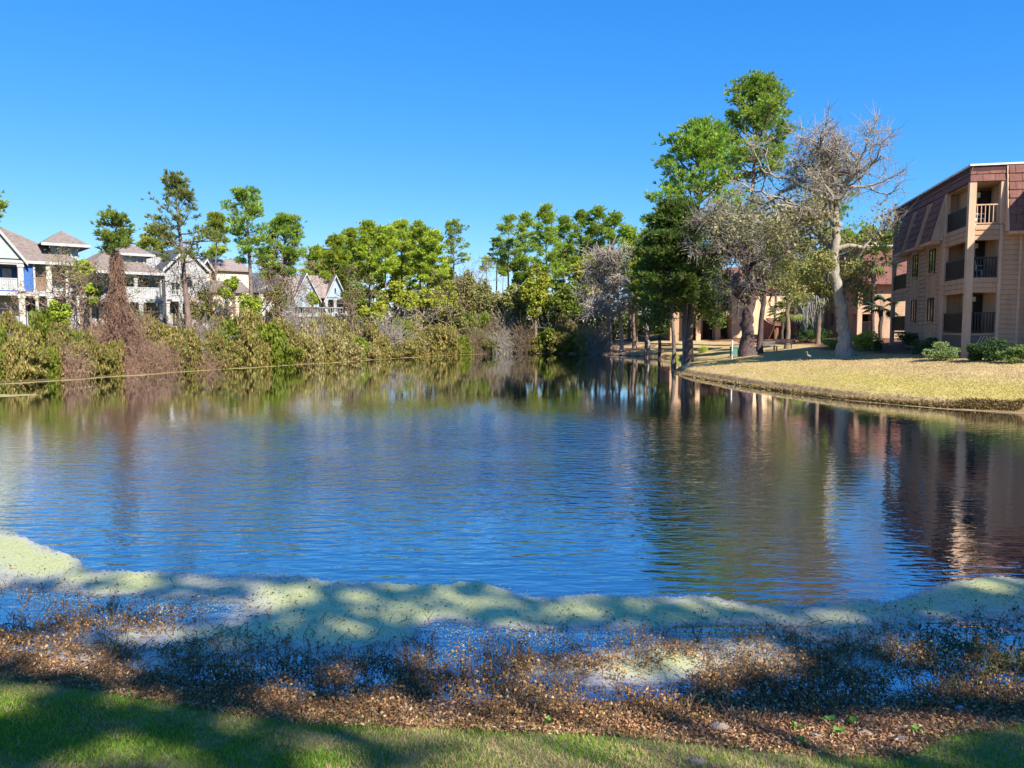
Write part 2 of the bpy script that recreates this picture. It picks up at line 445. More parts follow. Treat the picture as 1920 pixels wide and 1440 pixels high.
# ================================================================== buildings
class Frame:
    """a building's own frame: x along the front, y inwards, z up (absolute)"""
    def __init__(s, px, D, phi, name, label, cat):
        s.o = at(px, 615, D); s.o[2] = 0; s.phi = phi
        s.ex = np.array([math.cos(phi), math.sin(phi), 0]); s.ey = np.array([-math.sin(phi), math.cos(phi), 0])
        s.root = empty(name, s.o, phi, label, cat)
    def front(s, px, py, y=0.0):
        d = ray(px, py); c = np.array([0, 0, EYE]); t = (y - (c - s.o) @ s.ey) / (d @ s.ey); p = c + d * t
        return (p - s.o) @ s.ex, p[2]
    def side(s, px, py, x=0.0):
        d = ray(px, py); c = np.array([0, 0, EYE]); t = (x - (c - s.o) @ s.ex) / (d @ s.ex); p = c + d * t
        return (p - s.o) @ s.ey, p[2]
    def fx(s, px, y=0.0): return s.front(px, 560, y)[0]
    def fz(s, px, py, y=0.0): return s.front(px, py, y)[1]

WHITE = surf("white_paint", (.45, .445, .44), (.40, .395, .395), rough=.55)
TRIM = surf("white_trim", (.46, .455, .45), (.41, .405, .40), rough=.5)
PALEGREEN = surf("pale_green_siding", (.42, .48, .45), (.38, .44, .41), lines=.22, lc=.75)
PALEBLUE = surf("pale_blue_siding", (.36, .45, .52), (.33, .41, .48), lines=.18, lc=.8)
WHITESIDE = surf("white_siding", (.42, .415, .425), (.36, .355, .37), lines=.2, lc=.8)
CREAM = surf("cream_stucco", (.72, .61, .49), (.66, .55, .44), rough=.85)
BLUEWALL = surf("blue_porch_wall", (.045, .14, .42), (.04, .12, .36), rough=.6)
GREYSIDE = surf("grey_siding", (.42, .42, .44), (.36, .36, .38), lines=.2, lc=.8)
ROOF_BR = surf("brown_shingle_roof", (.27, .215, .19), (.17, .135, .12), rough=.95, scale=5.0, lines=.14, lc=.75, bump=.5, bscale=9)
ROOF_PK = surf("pinkish_shingle_roof", (.33, .265, .24), (.23, .18, .16), rough=.95, scale=5.0, lines=.16, lc=.8, bump=.5, bscale=9)
ROOF_DK = surf("dark_slate_roof", (.12, .125, .145), (.07, .072, .085), rough=.7, scale=2.0, lines=.2, lc=.7)
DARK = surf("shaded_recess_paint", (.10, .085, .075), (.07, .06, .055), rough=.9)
WOOD = surf("weathered_wood", (.26, .17, .12), (.18, .115, .08), rough=.9, scale=6)
PIER = surf("mossy_white_post", (.62, .59, .53), (.40, .38, .31), rough=.9, scale=3.5)
def glassmat(name, c):
    m, nt, b = _new(name); b.inputs["Base Color"].default_value = (*c, 1); b.inputs["Roughness"].default_value = .04
    b.inputs["IOR"].default_value = 1.52; b.inputs["Specular IOR Level"].default_value = .8
    g = nt.nodes.new("ShaderNodeNewGeometry"); bp = nt.nodes.new("ShaderNodeBump"); bp.inputs["Strength"].default_value = .05
    nt.links.new(noise(nt, g.outputs["Position"], 1.5, 2).outputs[0], bp.inputs["Height"]); nt.links.new(bp.outputs[0], b.inputs["Normal"])
    return m
GLASS = glassmat("window_glass", (.03, .04, .045))

def window(fr, x0, x1, z0, z1, y, trim=None, bars=1, vbars=0, t=.09):
    """frame with mullions (part) and its pane (sub-part), on a wall plane y"""
    trim = trim or TRIM
    x0, x1 = sorted((x0, x1)); z0, z1 = sorted((z0, z1))
    mb = MB()
    mb.box((x0, x0 + t), (y - .07, y + .02), (z0, z1)).box((x1 - t, x1), (y - .07, y + .02), (z0, z1))
    mb.box((x0 + t, x1 - t), (y - .068, y + .02), (z0, z0 + t)).box((x0 + t, x1 - t), (y - .068, y + .02), (z1 - t, z1))
    for k in range(bars):
        zc = z0 + (z1 - z0) * (k + 1) / (bars + 1); mb.box((x0 + t, x1 - t), (y - .05, y + .01), (zc - .025, zc + .025))
    for k in range(vbars):
        xc = x0 + (x1 - x0) * (k + 1) / (vbars + 1); mb.box((xc - .025, xc + .025), (y - .052, y + .012), (z0 + t, z1 - t))
    o = mb.build("window", trim, fr.root)
    p = mesh_np("pane", *_box((x0 + t * .6, x1 - t * .6), (y - .03, y + .005), (z0 + t * .6, z1 - t * .6)), GLASS, o)
    return o
def _box(xs, ys, zs):
    mb = MB().box(xs, ys, zs); return mb.v, mb.f
def gable_roof(fr, m, x0, x1, y0, y1, ze, zr, axis='y', over=.35, t=.16, name="roof", trim=None):
    """two sloping slabs; axis: direction of the ridge"""
    mb = MB(); k = []
    if axis == 'y':
        xm = (x0 + x1) / 2; sl = (zr - ze) / (xm - x0)
        for sx, xe in ((-1, x0 - over), (1, x1 + over)):
            zl = ze - over * sl
            pts = [(xe, y0 - over, zl), (xm, y0 - over, zr), (xm, y1 + over, zr), (xe, y1 + over, zl)]
            k.append((pts, (0, 0, t)))
    else:
        ym = (y0 + y1) / 2; sl = (zr - ze) / (ym - y0)
        for ye in (y0 - over, y1 + over):
            zl = ze - over * sl
            pts = [(x0 - over, ye, zl), (x1 + over, ye, zl), (x1 + over, ym, zr), (x0 - over, ym, zr)]
            k.append((pts, (0, 0, t)))
    for p, off in k: mb.slab(p, off)
    r = mb.build(name, m, fr.root)
    if trim is not None:
        if axis == 'y':
            xm = (x0 + x1) / 2; sl = (zr - ze) / (xm - x0); zl = ze - over * sl
            for xe in (x0 - over, x1 + over):
                MB().slab([(xe, y0 - over - .06, zl - .1), (xm, y0 - over - .06, zr - .1), (xm, y0 - over - .06, zr + t + .02), (xe, y0 - over - .06, zl + t + .02)], (0, .055, 0)).build("rake_board", trim, r)
        else:
            ym = (y0 + y1) / 2; sl = (zr - ze) / (ym - y0); zl = ze - over * sl; xe = x1 + over
            for ye in (y0 - over, y1 + over):
                MB().slab([(xe + .06, ye, zl - .1), (xe + .06, ym, zr - .1), (xe + .06, ym, zr + t + .02), (xe + .06, ye, zl + t + .02)], (-.055, 0, 0)).build("rake_board", trim, r)
    return r
def hip_roof(fr, m, x0, x1, y0, y1, ze, zr, over=.4, name="roof", trim=None, parent=None):
    a0, a1, b0, b1 = x0 - over, x1 + over, y0 - over, y1 + over
    hw = min(a1 - a0, b1 - b0) / 2
    if (a1 - a0) >= (b1 - b0): r0, r1 = (a0 + hw, (b0 + b1) / 2), (a1 - hw, (b0 + b1) / 2)
    else: r0, r1 = ((a0 + a1) / 2, b0 + hw), ((a0 + a1) / 2, b1 - hw)
    V = [(a0, b0, ze), (a1, b0, ze), (a1, b1, ze), (a0, b1, ze), (*r0, zr), (*r1, zr)]
    if (a1 - a0) >= (b1 - b0): Fc = [(0, 1, 5, 4), (1, 2, 5), (2, 3, 4, 5), (3, 0, 4), (3, 2, 1, 0)]
    else: Fc = [(0, 1, 4), (1, 2, 5, 4), (2, 3, 5), (3, 0, 4, 5), (3, 2, 1, 0)]
    r = mesh_np(name, V, Fc, m, parent or fr.root)
    if trim is not None:
        MB().box((a0 - .03, a1 + .03), (b0 - .05, b0 - .003), (ze - .18, ze + .03)).build("fascia", trim, r)
        MB().box((a1 + .003, a1 + .05), (b0, b1), (ze - .18, ze + .03)).build("fascia", trim, r)
    return r
def gable_wall(fr, m, x0, x1, y, ze, zr, z0, t=.2, name="wall"):
    xm = (x0 + x1) / 2
    return MB().slab([(x0, y, z0), (x1, y, z0), (x1, y, ze), (xm, y, zr), (x0, y, ze)], (0, t, 0)).build(name, m, fr.root)
def column(fr, m, x, y, z0, z1, w=.28):
    mb = MB().box((x - w / 2, x + w / 2), (y - w / 2, y + w / 2), (z0, z1))
    mb.box((x - w / 2 - .05, x + w / 2 + .05), (y - w / 2 - .05, y + w / 2 + .05), (z1 - .16, z1 - .004)).box((x - w / 2 - .05, x + w / 2 + .05), (y - w / 2 - .05, y + w / 2 + .05), (z0 + .004, z0 + .2))
    return mb.build("column", m, fr.root)
def picket_rail(fr, m, x0, x1, y, z, h=.95, solid=False, pitch=.14):
    x0, x1 = sorted((x0, x1))
    r = MB().box((x0, x1), (y - .04, y + .04), (z + h - .07, z + h)).build("railing", m, fr.root)
    mesh_np("bottom_rail", *_box((x0, x1), (y - .03, y + .03), (z + .1, z + .16)), m, r)
    n = max(2, int((x1 - x0) / pitch))
    if solid:
        for i in range(n):
            a = x0 + (x1 - x0) * i / n; c = x0 + (x1 - x0) * (i + 1) / n
            mesh_np("board", *_box((a + .008, c - .008), (y - .015, y + .015), (z + .161, z + h - .071)), m, r)
    else:
        for i in range(n):
            a = x0 + (x1 - x0) * (i + .5) / n
            mesh_np("baluster", *_box((a - .02, a + .02), (y - .02, y + .02), (z + .161, z + h - .071)), m, r)
    return r

# ------------------------------------------------------------------ houses on the left bank
# H1: pale green gabled house with blue porch
h = Frame(40, 58, R(40), "lake_house", "pale green gabled house with bright blue porch walls, at far left", "house")
g0 = 2.9
ze = h.fz(70, 491); zs = h.fz(60, 552); zr = h.fz(60, 428, 4.5)
xl, xr = h.fx(-150), h.fx(158)
xc, xe = h.fx(40), h.fx(93)
gl, gr = h.fx(-135), h.fx(46)
MB().box((xl, xr), (1.6, 9.5), (g0, ze)).build("wall", WHITESIDE, h.root)
hip_roof(h, ROOF_BR, xl, h.fx(154), .1, 9.5, ze, zr, trim=TRIM)
za = h.fz(-45, 380)
gable_wall(h, PALEGREEN, gl, gr, -.25, h.fz(46, 486), za - .3, h.fz(46, 486) - .01, name="gable")
gable_roof(h, ROOF_BR, gl, gr, -.25, 5, h.fz(46, 488), za, 'y', .25, trim=TRIM, name="gable_roof")
MB().box((gl, gr), (-.3, -.02), (ze - .3, ze + .02)).build("porch_beam", TRIM, h.root)
MB().box((xl, h.fx(130)), (-.15, 1.6), (zs - .12, zs + .18)).build("balcony_floor", TRIM, h.root)
for px in (-95, -45): column(h, TRIM, h.fx(px), 0, g0, ze, .35)
column(h, TRIM, xc, -.1, zs + .19, ze - .3, .36)
column(h, PIER, xc, -.1, g0 - .8, zs - .13, .38)
column(h, PIER, xe, 0, g0 - .8, zs - .13, .36)
column(h, PIER, xe, 0, zs + .19, ze, .36)
column(h, TRIM, h.fx(66), 0, zs + .19, ze, .14)
column(h, PIER, h.fx(69), 0.02, g0 - .5, zs - .13, .2)
picket_rail(h, TRIM, h.fx(-90), xc - .2, 0, zs + .18, 1.0, solid=True)
MB().box((h.fx(-40), h.fx(33, 1.55)), (1.5, 1.585), (zs + .2, ze - .4)).build("porch_wall", BLUEWALL, h.root)
MB().box((h.fx(45.5), h.fx(63.5)), (.02, .09), (zs + .19, ze - .32)).build("privacy_screen", BLUEWALL, h.root)
window(h, h.fx(6, 1.5), h.fx(24, 1.5), zs + 1.2, ze - .5, 1.49, bars=0, vbars=1)
picket_rail(h, WOOD, h.fx(69), h.fx(88), .1, zs + .18, 1.15, solid=True)
MB().box((h.fx(69), h.fx(112)), (1.45, 1.585), (zs + .2, ze - .05)).build("porch_wall", GREYSIDE, h.root)
window(h, h.fx(72, 1.4), h.fx(84, 1.4), zs + 1.35, ze - .6, 1.44)
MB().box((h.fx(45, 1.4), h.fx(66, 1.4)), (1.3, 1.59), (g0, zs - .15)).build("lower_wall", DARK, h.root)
dr = MB().box((h.fx(49, 1.2), h.fx(60, 1.2)), (1.2, 1.297), (g0, zs - .4)).build("door", WHITESIDE, h.root)
mesh_np("pane", *_box((h.fx(51, 1.15), h.fx(58, 1.15)), (1.17, 1.198), (g0 + .4, zs - .6)), GLASS, dr)
MB().slab([(h.fx(71), .6, zs - .2), (h.fx(71), .6, zs - .5), (h.fx(90), .6, g0 - .2), (h.fx(90), .6, g0 + .1)], (0, .9, 0)).build("stair", BLUEWALL, h.root)
# dormer at right of roof
da, db = h.fx(100, 1), h.fx(150, 1)
zda = h.fz(120, 459, 1)
MB().box((da, db), (1.0, 6), (ze + .2, zda - .02)).build("dormer", PALEBLUE, h.root)
hip_roof(h, ROOF_BR, da, db, 1.0, 6.5, zda, h.fz(120, 437, 3.6), over=.75, name="dormer_roof", trim=TRIM)
MB().box((h.fx(128, .9), h.fx(131, .9)), (.85, 1.1), (ze + .2, zda - .19)).build("corner_post", TRIM, h.root)
MB().box((h.fx(135, .9), h.fx(138, .9)), (.85, 1.1), (ze + .2, zda - .19)).build("corner_post", TRIM, h.root)
window(h, h.fx(106, 1), h.fx(126, 1), ze + .5, zda - .3, .985, vbars=1, bars=0)
# right lower porch of H1
MB().box((h.fx(100), h.fx(160)), (.3, 1.4), (g0 - .3, g0 - .1)).build("deck", PIER, h.root)
for px in (128, 147): column(h, PIER, h.fx(px), .2, g0 - .6, ze, .2)

# H2: white two storey porch house with hipped dormer
h = Frame(228, 65, R(43), "porch_house", "white house with stacked porches and a hipped dormer, right of the vine-draped pine", "house")
g0 = 3.0
xl, xr = h.fx(160), h.fx(303)
ze = h.fz(262, 512); zs = h.fz(262, 562)
MB().box((xl, xr), (1.5, 8.5), (g0, ze + .1)).build("wall", WHITESIDE, h.root)
zr = h.fz(235, 470, 4.5)
hip_roof(h, ROOF_BR, xl, xr, .1, 8.5, ze + .02, zr, over=.45, trim=TRIM)
MB().box((xl, xr), (0, .22), (ze - .42, ze)).build("porch_beam", PALEBLUE, h.root)
MB().box((xl, xr + .1), (-.1, 1.5), (zs - .22, zs + .08)).build("balcony_floor", TRIM, h.root)
for px in (229, 256): column(h, TRIM, h.fx(px), .12, zs + .09, ze - .43, .26)
for px in (229, 264): column(h, TRIM, h.fx(px), .12, g0, zs - .23, .34)
MB().box((h.fx(299), xr + .05), (.0, .5), (g0 - .6, zs - .225)).build("column", TRIM, h.root)
MB().box((h.fx(302), xr + .04), (.0, 1.5), (zs + .09, ze - .43)).build("end_wall", TRIM, h.root)
picket_rail(h, TRIM, h.fx(229), h.fx(300), .08, zs + .08, 1.0, solid=True)
window(h, h.fx(232, 1.5), h.fx(260, 1.5), zs + .95, ze - .55, 1.49, bars=0, vbars=1)
dr = MB().box((h.fx(270, 1.5), h.fx(282, 1.5)), (1.43, 1.498), (zs + .09, ze - .55)).build("door", WHITESIDE, h.root)
mesh_np("pane", *_box((h.fx(271.5, 1.45), h.fx(280, 1.45)), (1.41, 1.428), (zs + 1.0, ze - .75)), GLASS, dr)
window(h, h.fx(287, 1.5), h.fx(299, 1.5), zs + 1.3, ze - .75, 1.49, bars=0)
window(h, h.fx(243, 1.5), h.fx(258, 1.5), g0 + .2, zs - .6, 1.49, bars=0, vbars=1)
window(h, h.fx(270, 1.5), h.fx(283, 1.5), g0 + .5, zs - .5, 1.49, bars=1)
window(h, h.fx(286, 1.5), h.fx(298, 1.5), g0 + .5, zs - .5, 1.49, bars=1)
da, db = h.fx(226, 1.2), h.fx(277, 1.2)
zda = h.fz(255, 477, 1.2)
MB().box((da, db), (1.2, 6), (ze + .1, zda)).build("dormer", PALEBLUE, h.root)
hip_roof(h, ROOF_BR, da, db, 1.2, 5.5, zda, h.fz(238, 458, 3.2), over=.55, name="dormer_roof", trim=TRIM)
window(h, h.fx(257, 1.2), h.fx(273, 1.2), h.fz(262, 505, 1.2), zda - .2, 1.185, bars=1, t=.12)

# H3: white gable house with dark solar-like roof
h = Frame(310, 70, R(43), "gable_house", "white house with steep front gable and dark grey roof behind a tall pine", "house")
g0 = 3.0
xl, xr = h.fx(311), h.fx(389)
ze = h.fz(311, 503); za = h.fz(350, 466); zs = h.fz(330, 562)
gable_wall(h, WHITESIDE, xl, xr, 0, ze, za - .25, g0, name="wall")
MB().box((xl + .02, xr - .02), (.2, 9), (g0, ze)).build("side_wall", WHITESIDE, h.root)
gable_roof(h, ROOF_DK, xl, xr, 0, 9, ze, za, 'y', .3, trim=TRIM)
MB().box((h.fx(276, 3), h.fx(318, 3)), (3, 8), (ze - 1, h.fz(300, 476, 3))).build("rear_dormer", WHITESIDE, h.root)
gable_roof(h, ROOF_DK, h.fx(276, 3), h.fx(330, 3), 3, 8, h.fz(300, 476, 3), h.fz(300, 470, 3), 'x', .3, trim=TRIM, name="rear_roof")
window(h, h.fx(333), h.fx(339), h.fz(336, 500), h.fz(336, 487), -.012, bars=0)
window(h, h.fx(320), h.fx(337), h.fz(330, 553), h.fz(330, 529), -.012, bars=0, vbars=1)
MB().slab([(h.fx(338), -1.0, h.fz(345, 521)), (h.fx(358), -1.0, h.fz(345, 521)), (h.fx(358), -.002, h.fz(345, 514)), (h.fx(338), -.002, h.fz(345, 514))], (0, 0, .1)).build("awning", ROOF_BR, h.root)
window(h, h.fx(344), h.fx(355), h.fz(350, 550), h.fz(350, 526), -.012, bars=0)
MB().box((h.fx(313), h.fx(360)), (-1.3, -.002), (zs - .2, zs)).build("balcony_floor", TRIM, h.root)
picket_rail(h, TRIM, h.fx(315, -1.2), h.fx(358, -1.2), -1.22, zs, .85, pitch=.2)
for px in (314, 338, 357): column(h, TRIM, h.fx(px, -1.1), -1.05, g0 - .5, zs - .21, .3)
window(h, h.fx(320), h.fx(335), g0 + .1, zs - .5, -.012, bars=0, vbars=1)

# H4: cream stucco house
h = Frame(400, 76, R(35), "stucco_house", "cream stucco house with brown roofs behind green saplings", "house")
g0 = 2.6
xl, xr = h.fx(399), h.fx(462)
ze = h.fz(430, 547)
MB().box((xl, xr), (0, 6), (g0 - .5, ze)).build("wall", CREAM, h.root)
gable_roof(h, ROOF_BR, xl, xr, 0, 6, ze, h.fz(430, 530, 3), 'x', .35, trim=TRIM)
window(h, h.fx(419), h.fx(429), h.fz(425, 572), h.fz(425, 556), -.012, bars=1)
window(h, h.fx(440), h.fx(448), h.fz(440, 606), h.fz(440, 592), -.012, bars=1)
ub = h.fx(372, 5), h.fx(470, 5)
zu = h.fz(400, 505, 5); zut = h.fz(386, 489, 5)
MB().box((ub[0], ub[1]), (5, 11), (g0, zu)).build("upper_wall", CREAM, h.root)
gable_roof(h, ROOF_PK, h.fx(376, 5), h.fx(396, 5), 4.4, 9, zu, zut, 'y', .35, name="gable_roof", trim=TRIM)
gable_roof(h, ROOF_PK, h.fx(386, 5), h.fx(462, 5), 5, 11, zu, h.fz(400, 488, 8), 'x', .35, name="upper_roof", trim=TRIM)
gable_wall(h, CREAM, h.fx(377, 5), h.fx(395, 5), 4.5, zu, zut - .2, g0, name="gable")
for px in (388, 393): column(h, TRIM, h.fx(px, -.5), -.5, g0 - .3, h.fz(390, 575, -.5), .22)
MB().box((h.fx(384, -.5), h.fx(400, -.5)), (-1, 0), (h.fz(390, 575, -.5), h.fz(390, 571, -.5))).build("porch_roof", ROOF_BR, h.root)

# H5: grey house with slate roof and stair
h = Frame(486, 84, R(30), "grey_house", "grey house with dark slate roof and pale stair stringer among saplings", "house")
g0 = 2.6
xl, xr = h.fx(478), h.fx(530); ze = h.fz(500, 545)
MB().box((xl, xr), (.8, 7), (g0, ze)).build("wall", GREYSIDE, h.root)
gable_roof(h, ROOF_DK, xl, xr, .2, 7, ze, h.fz(500, 515, 3.6), 'x', .4, trim=TRIM)
MB().slab([(h.fx(486), .3, ze), (h.fx(502), .3, h.fz(502, 533)), (h.fx(508), .3, ze)], (0, .4, 0)).build("gable", PALEBLUE, h.root)
column(h, PIER, h.fx(490), .2, g0 - .6, ze, .45); column(h, PIER, h.fx(515), .2, g0 - .6, h.fz(515, 575), .3)
MB().slab([(h.fx(493), -.2, h.fz(493, 556)), (h.fx(513), -.2, h.fz(513, 577)), (h.fx(513), -.2, h.fz(513, 580)), (h.fx(493), -.2, h.fz(493, 559))], (0, .08, 0)).build("stair_stringer", PIER, h.root)
MB().box((h.fx(500), h.fx(545)), (-.6, .75), (h.fz(520, 586), h.fz(520, 583))).build("deck", PIER, h.root)
window(h, h.fx(496, .8), h.fx(506, .8), h.fz(500, 572, .8), h.fz(500, 556, .8), .788)
window(h, h.fx(518, .8), h.fx(527, .8), h.fz(522, 575, .8), h.fz(522, 556, .8), .788)

# H6: pale blue twin gable house on posts
h = Frame(612, 96, R(-24), "twin_gable_house", "pale blue house on white posts with two gables and pinkish roof", "house")
g0 = 2.0
# front faces the viewer's left; the gable end (x = 0 plane turned) faces right
zE = h.fz(612, 556); zR = h.fz(628, 519)
W = 5.2
zs = h.fz(612, 590)
xl = h.fx(545)
h.root.rotation_euler[2] = R(24); h.phi = R(24); h.ex = np.array([math.cos(h.phi), math.sin(h.phi), 0]); h.ey = np.array([-math.sin(h.phi), math.cos(h.phi), 0])
gx0, gx1 = h.fx(612), h.fx(648)
gable_wall(h, PALEBLUE, gx0, gx1, 0, zE, h.fz(629, 520), zE - .35, name="gable")
MB().box((gx0 + .1, gx1 - .1), (1.8, 9), (zs, zE - .36)).build("wall", PALEBLUE, h.root)
gable_roof(h, ROOF_PK, gx0, gx1, 0, 9, zE, h.fz(629, 518), 'y', .35, trim=TRIM)
wl = h.fx(545)
MB().box((wl, gx0 - .02), (1.9, 8), (zs, zE)).build("side_wall", PALEBLUE, h.root)
gable_roof(h, ROOF_PK, wl, gx0 + (gx1 - gx0) * .5, .3, 8, zE, h.fz(600, 519, 4), 'x', .3, name="main_roof")
c0, c1 = h.fx(553, -.3), h.fx(597, -.3)
gable_wall(h, PALEBLUE, c0, c1, -.5, h.fz(595, 560, -.5), h.fz(575, 516, -.5), zs + .9, name="cross_gable")
gable_roof(h, ROOF_PK, c0, c1, -.5, 6, h.fz(595, 558, -.5), h.fz(575, 514, -.5), 'y', .3, trim=TRIM, name="cross_gable_roof")
window(h, h.fx(627), h.fx(631), h.fz(628, 550), h.fz(628, 540), -.012, bars=0, trim=PALEBLUE, t=.05)
MB().box((wl, gx1), (-.3, 1.9), (zs - .25, zs)).build("balcony_floor", TRIM, h.root)
picket_rail(h, TRIM, wl, gx1, -.2, zs, .9, pitch=.3)
for px in (612, 628, 647): column(h, TRIM, h.fx(px), .05, zs + .002, zE - .36, .32)
column(h, TRIM, h.fx(612), .05, g0 - .5, zs - .26, .36)
for px in (553, 573, 595, 646): column(h, PIER, h.fx(px), .05, g0 - .5, zs - .26, .22)
MB().box((wl, h.fx(600)), (-.4, 1.5), (h.fz(575, 622) - .1, h.fz(575, 622))).build("lower_deck", PIER, h.root)
window(h, h.fx(601, 1.9), h.fx(608, 1.9), zs + .5, zE - .5, 1.888)
window(h, h.fx(617, 1.8), h.fx(624, 1.8), zs + .5, zE - .6, 1.788)
window(h, h.fx(633, 1.8), h.fx(642, 1.8), zs + .5, zE - .6, 1.788)
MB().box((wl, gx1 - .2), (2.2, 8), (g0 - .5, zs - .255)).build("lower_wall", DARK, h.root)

# ------------------------------------------------------------------ apartments on the right bank
TAN = surf("tan_siding_board", (.54, .315, .185), (.47, .27, .155), rough=.8, scale=2.5, bump=.15, bscale=30)
TANW = surf("tan_panel", (.56, .335, .195), (.50, .295, .17), rough=.8, scale=1.2)
TANL = surf("tan_siding", (.53, .345, .22), (.46, .30, .19), rough=.8, lines=.24, lc=.72)
POST = surf("beige_trim_paint", (.62, .40, .26), (.55, .355, .23), rough=.7)
SHIN = surf("red_brown_mansard_shingle", (.24, .105, .082), (.16, .07, .055), rough=.85, scale=7, bump=.4, bscale=25)
SHIND = surf("mansard_backing", (.09, .04, .032), (.07, .03, .026), rough=.9)
COPING = surf("white_roof_coping", (.75, .74, .72), (.66, .65, .63), rough=.5)
RAILD = surf("dark_bronze_rail", (.030, .022, .020), (.02, .016, .014), rough=.5)
DOORD = glassmat("dark_sliding_glass", (.012, .012, .014))
BRICKW = surf("brick_plinth", (.17, .12, .10), (.10, .075, .065), rough=.95, scale=9, bump=.5)
CEIL = surf("balcony_soffit", (.36, .24, .16), (.31, .20, .13), rough=.9)
PLASTIC = surf("white_plastic", (.78, .77, .75), (.74, .73, .71), rough=.4)
LATT = surf("grey_lattice", (.16, .12, .105), (.12, .09, .08), rough=.9)

def unit_box_piece(name, parent, m, xs, ys, zs): return box(name, parent, m, xs, ys, zs)
_WEDGE = {}
def wedge(m, axis):
    """lapped board: thick lower edge, thin upper edge"""
    k = (m.name, axis)
    if k not in _WEDGE:
        V = [list(v) for v in _CV]
        for v in V:
            if v[2] > 0:
                if axis == 'x' and v[1] < 0: v[1] = .25
                if axis == 'y' and v[0] < 0: v[0] = .25
        me = bpy.data.meshes.new("lapped_board"); me.from_pydata(V, [], _CF); me.materials.append(m); _WEDGE[k] = me
    return _WEDGE[k]
def planks(fr, parent, m, axis, a0, a1, z0, z1, plane, pitch=.24, t=.055):
    """lapped siding boards, one piece each; axis 'x': board runs along x on plane y; 'y': along y on plane x"""
    n = max(1, int(round((z1 - z0) / pitch))); p = (z1 - z0) / n
    for i in range(n):
        za, zb = z0 + i * p + .004, z0 + (i + 1) * p - .004
        jit = .004 * ((i * 7) % 3)
        o = box("plank", parent, m, (a0, a1), (plane - t - jit, plane - .002), (za, zb)) if axis == 'x' else box("plank", parent, m, (plane - t - jit, plane - .002), (a0, a1), (za, zb))
        o.data = wedge(m, axis)
def shingles(parent, m, p00, ex, up, out, wd, ht, tw=.55, th=.42, seed=0):
    """rows of overlapping mansard shingles on a sloping rectangle: p00 lower-left corner, ex along, up the slope, out the normal"""
    rng = np.random.default_rng(seed)
    rows = max(1, int(round(ht / th))); th = ht / rows
    key = (m.name, round(tw, 3), round(th, 3))
    for r in range(rows):
        off = (r % 2) * tw / 2; x = -off
        while x < wd - .02:
            a = max(0, x); c = min(wd, x + tw)
            if c - a > .05:
                w_ = c - a - .02
                b0 = p00 + ex * (a + .01) + up * (r * th - .03)
                lift = .055 + rng.uniform(-.012, .012)
                q = [b0 + out * lift, b0 + ex * w_ + out * lift, b0 + ex * w_ + up * (th + .02) + out * .012, b0 + up * (th + .02) + out * .012]
                MB().slab(q, out * -.03).build("shingle", m, parent)
            x += tw
def corner_balcony_rail(fr, m, seg, z, h=1.02, pitch=.13, solid=False):
    """rail between two points in the frame's xy"""
    (x0, y0), (x1, y1) = seg
    horiz = abs(x1 - x0) > abs(y1 - y0)
    if horiz:
        r = MB().box((x0, x1), (y0 - .03, y0 + .03), (z + h - .06, z + h)).build("railing", m, fr.root)
        mesh_np("bottom_rail", *_box((x0, x1), (y0 - .025, y0 + .025), (z + .07, z + .12)), m, r)
    else:
        r = MB().box((x0 - .03, x0 + .03), (y0, y1), (z + h - .06, z + h)).build("railing", m, fr.root)
        mesh_np("bottom_rail", *_box((x0 - .025, x0 + .025), (y0, y1), (z + .07, z + .12)), m, r)
    L = abs(x1 - x0) if horiz else abs(y1 - y0); n = max(2, int(L / pitch)); bw = .024 if m is RAILD else .016
    for i in range(n):
        f = (i + .5) / n; cx = x0 + (x1 - x0) * f; cy = y0 + (y1 - y0) * f
        box("baluster", r, m, (cx - bw, cx + bw), (cy - bw, cy + bw), (z + .121, z + h - .061))
    return r
def chair(loc, rz, label):
    e = empty("patio_chair", loc, rz, label, "chair", "white chairs on the apartment balconies")
    MB().box((-.24, .24), (-.24, .24), (.40, .44)).build("seat", PLASTIC, e)
    MB().slab([(-.24, .24, .445), (.24, .24, .445), (.22, .38, .95), (-.22, .38, .95)], (0, .03, 0)).build("backrest", PLASTIC, e)
    for sx in (-1, 1):
        for sy in (-1, 1): MB().box((sx * .21 - .025, sx * .21 + .025), (sy * .2 - .025, sy * .2 + .025), (0, .398)).build("leg", PLASTIC, e)
        MB().box((sx * .25 - .03, sx * .25 + .03), (-.22, .27), (.62, .66)).build("armrest", PLASTIC, e)
    return e

a = Frame(1808, 38, math.atan2(-.229, .973), "apartment_block", "three storey tan apartment block with red-brown mansard roof and corner balconies", "apartment building")
Z1, Z2, Z3, ZM, ZT = 2.75, 5.45, 8.0, 8.05, 10.85     # floor levels, mansard foot, roof top
LB = a.side(1765, 560)[0]        # end of the corner balcony on the left face
FB = a.fx(1868)                  # end of it on the front
LE = a.side(1673, 500)[0]        # far end of the block
FBS = a.side(1700, 560)[0]       # start of the far balcony
DEP = 1.9                        # balcony depth
RX = 10.0
ZG = 1.4
# body: set back behind the two corner balconies
MB().box((.0, RX), (LB, FBS), (ZG, Z3)).build("side_wall", TANW, a.root)
MB().box((FB, RX), (.0, LB - .002), (ZG, Z3)).build("front_wall", TANW, a.root)
MB().box((.6, RX), (DEP + .3, LE), (Z3 + .002, ZT - .1)).build("upper_wall", TANW, a.root)
MB().box((DEP, RX), (FBS + .002, LE), (ZG, Z3)).build("rear_wall", TANW, a.root)
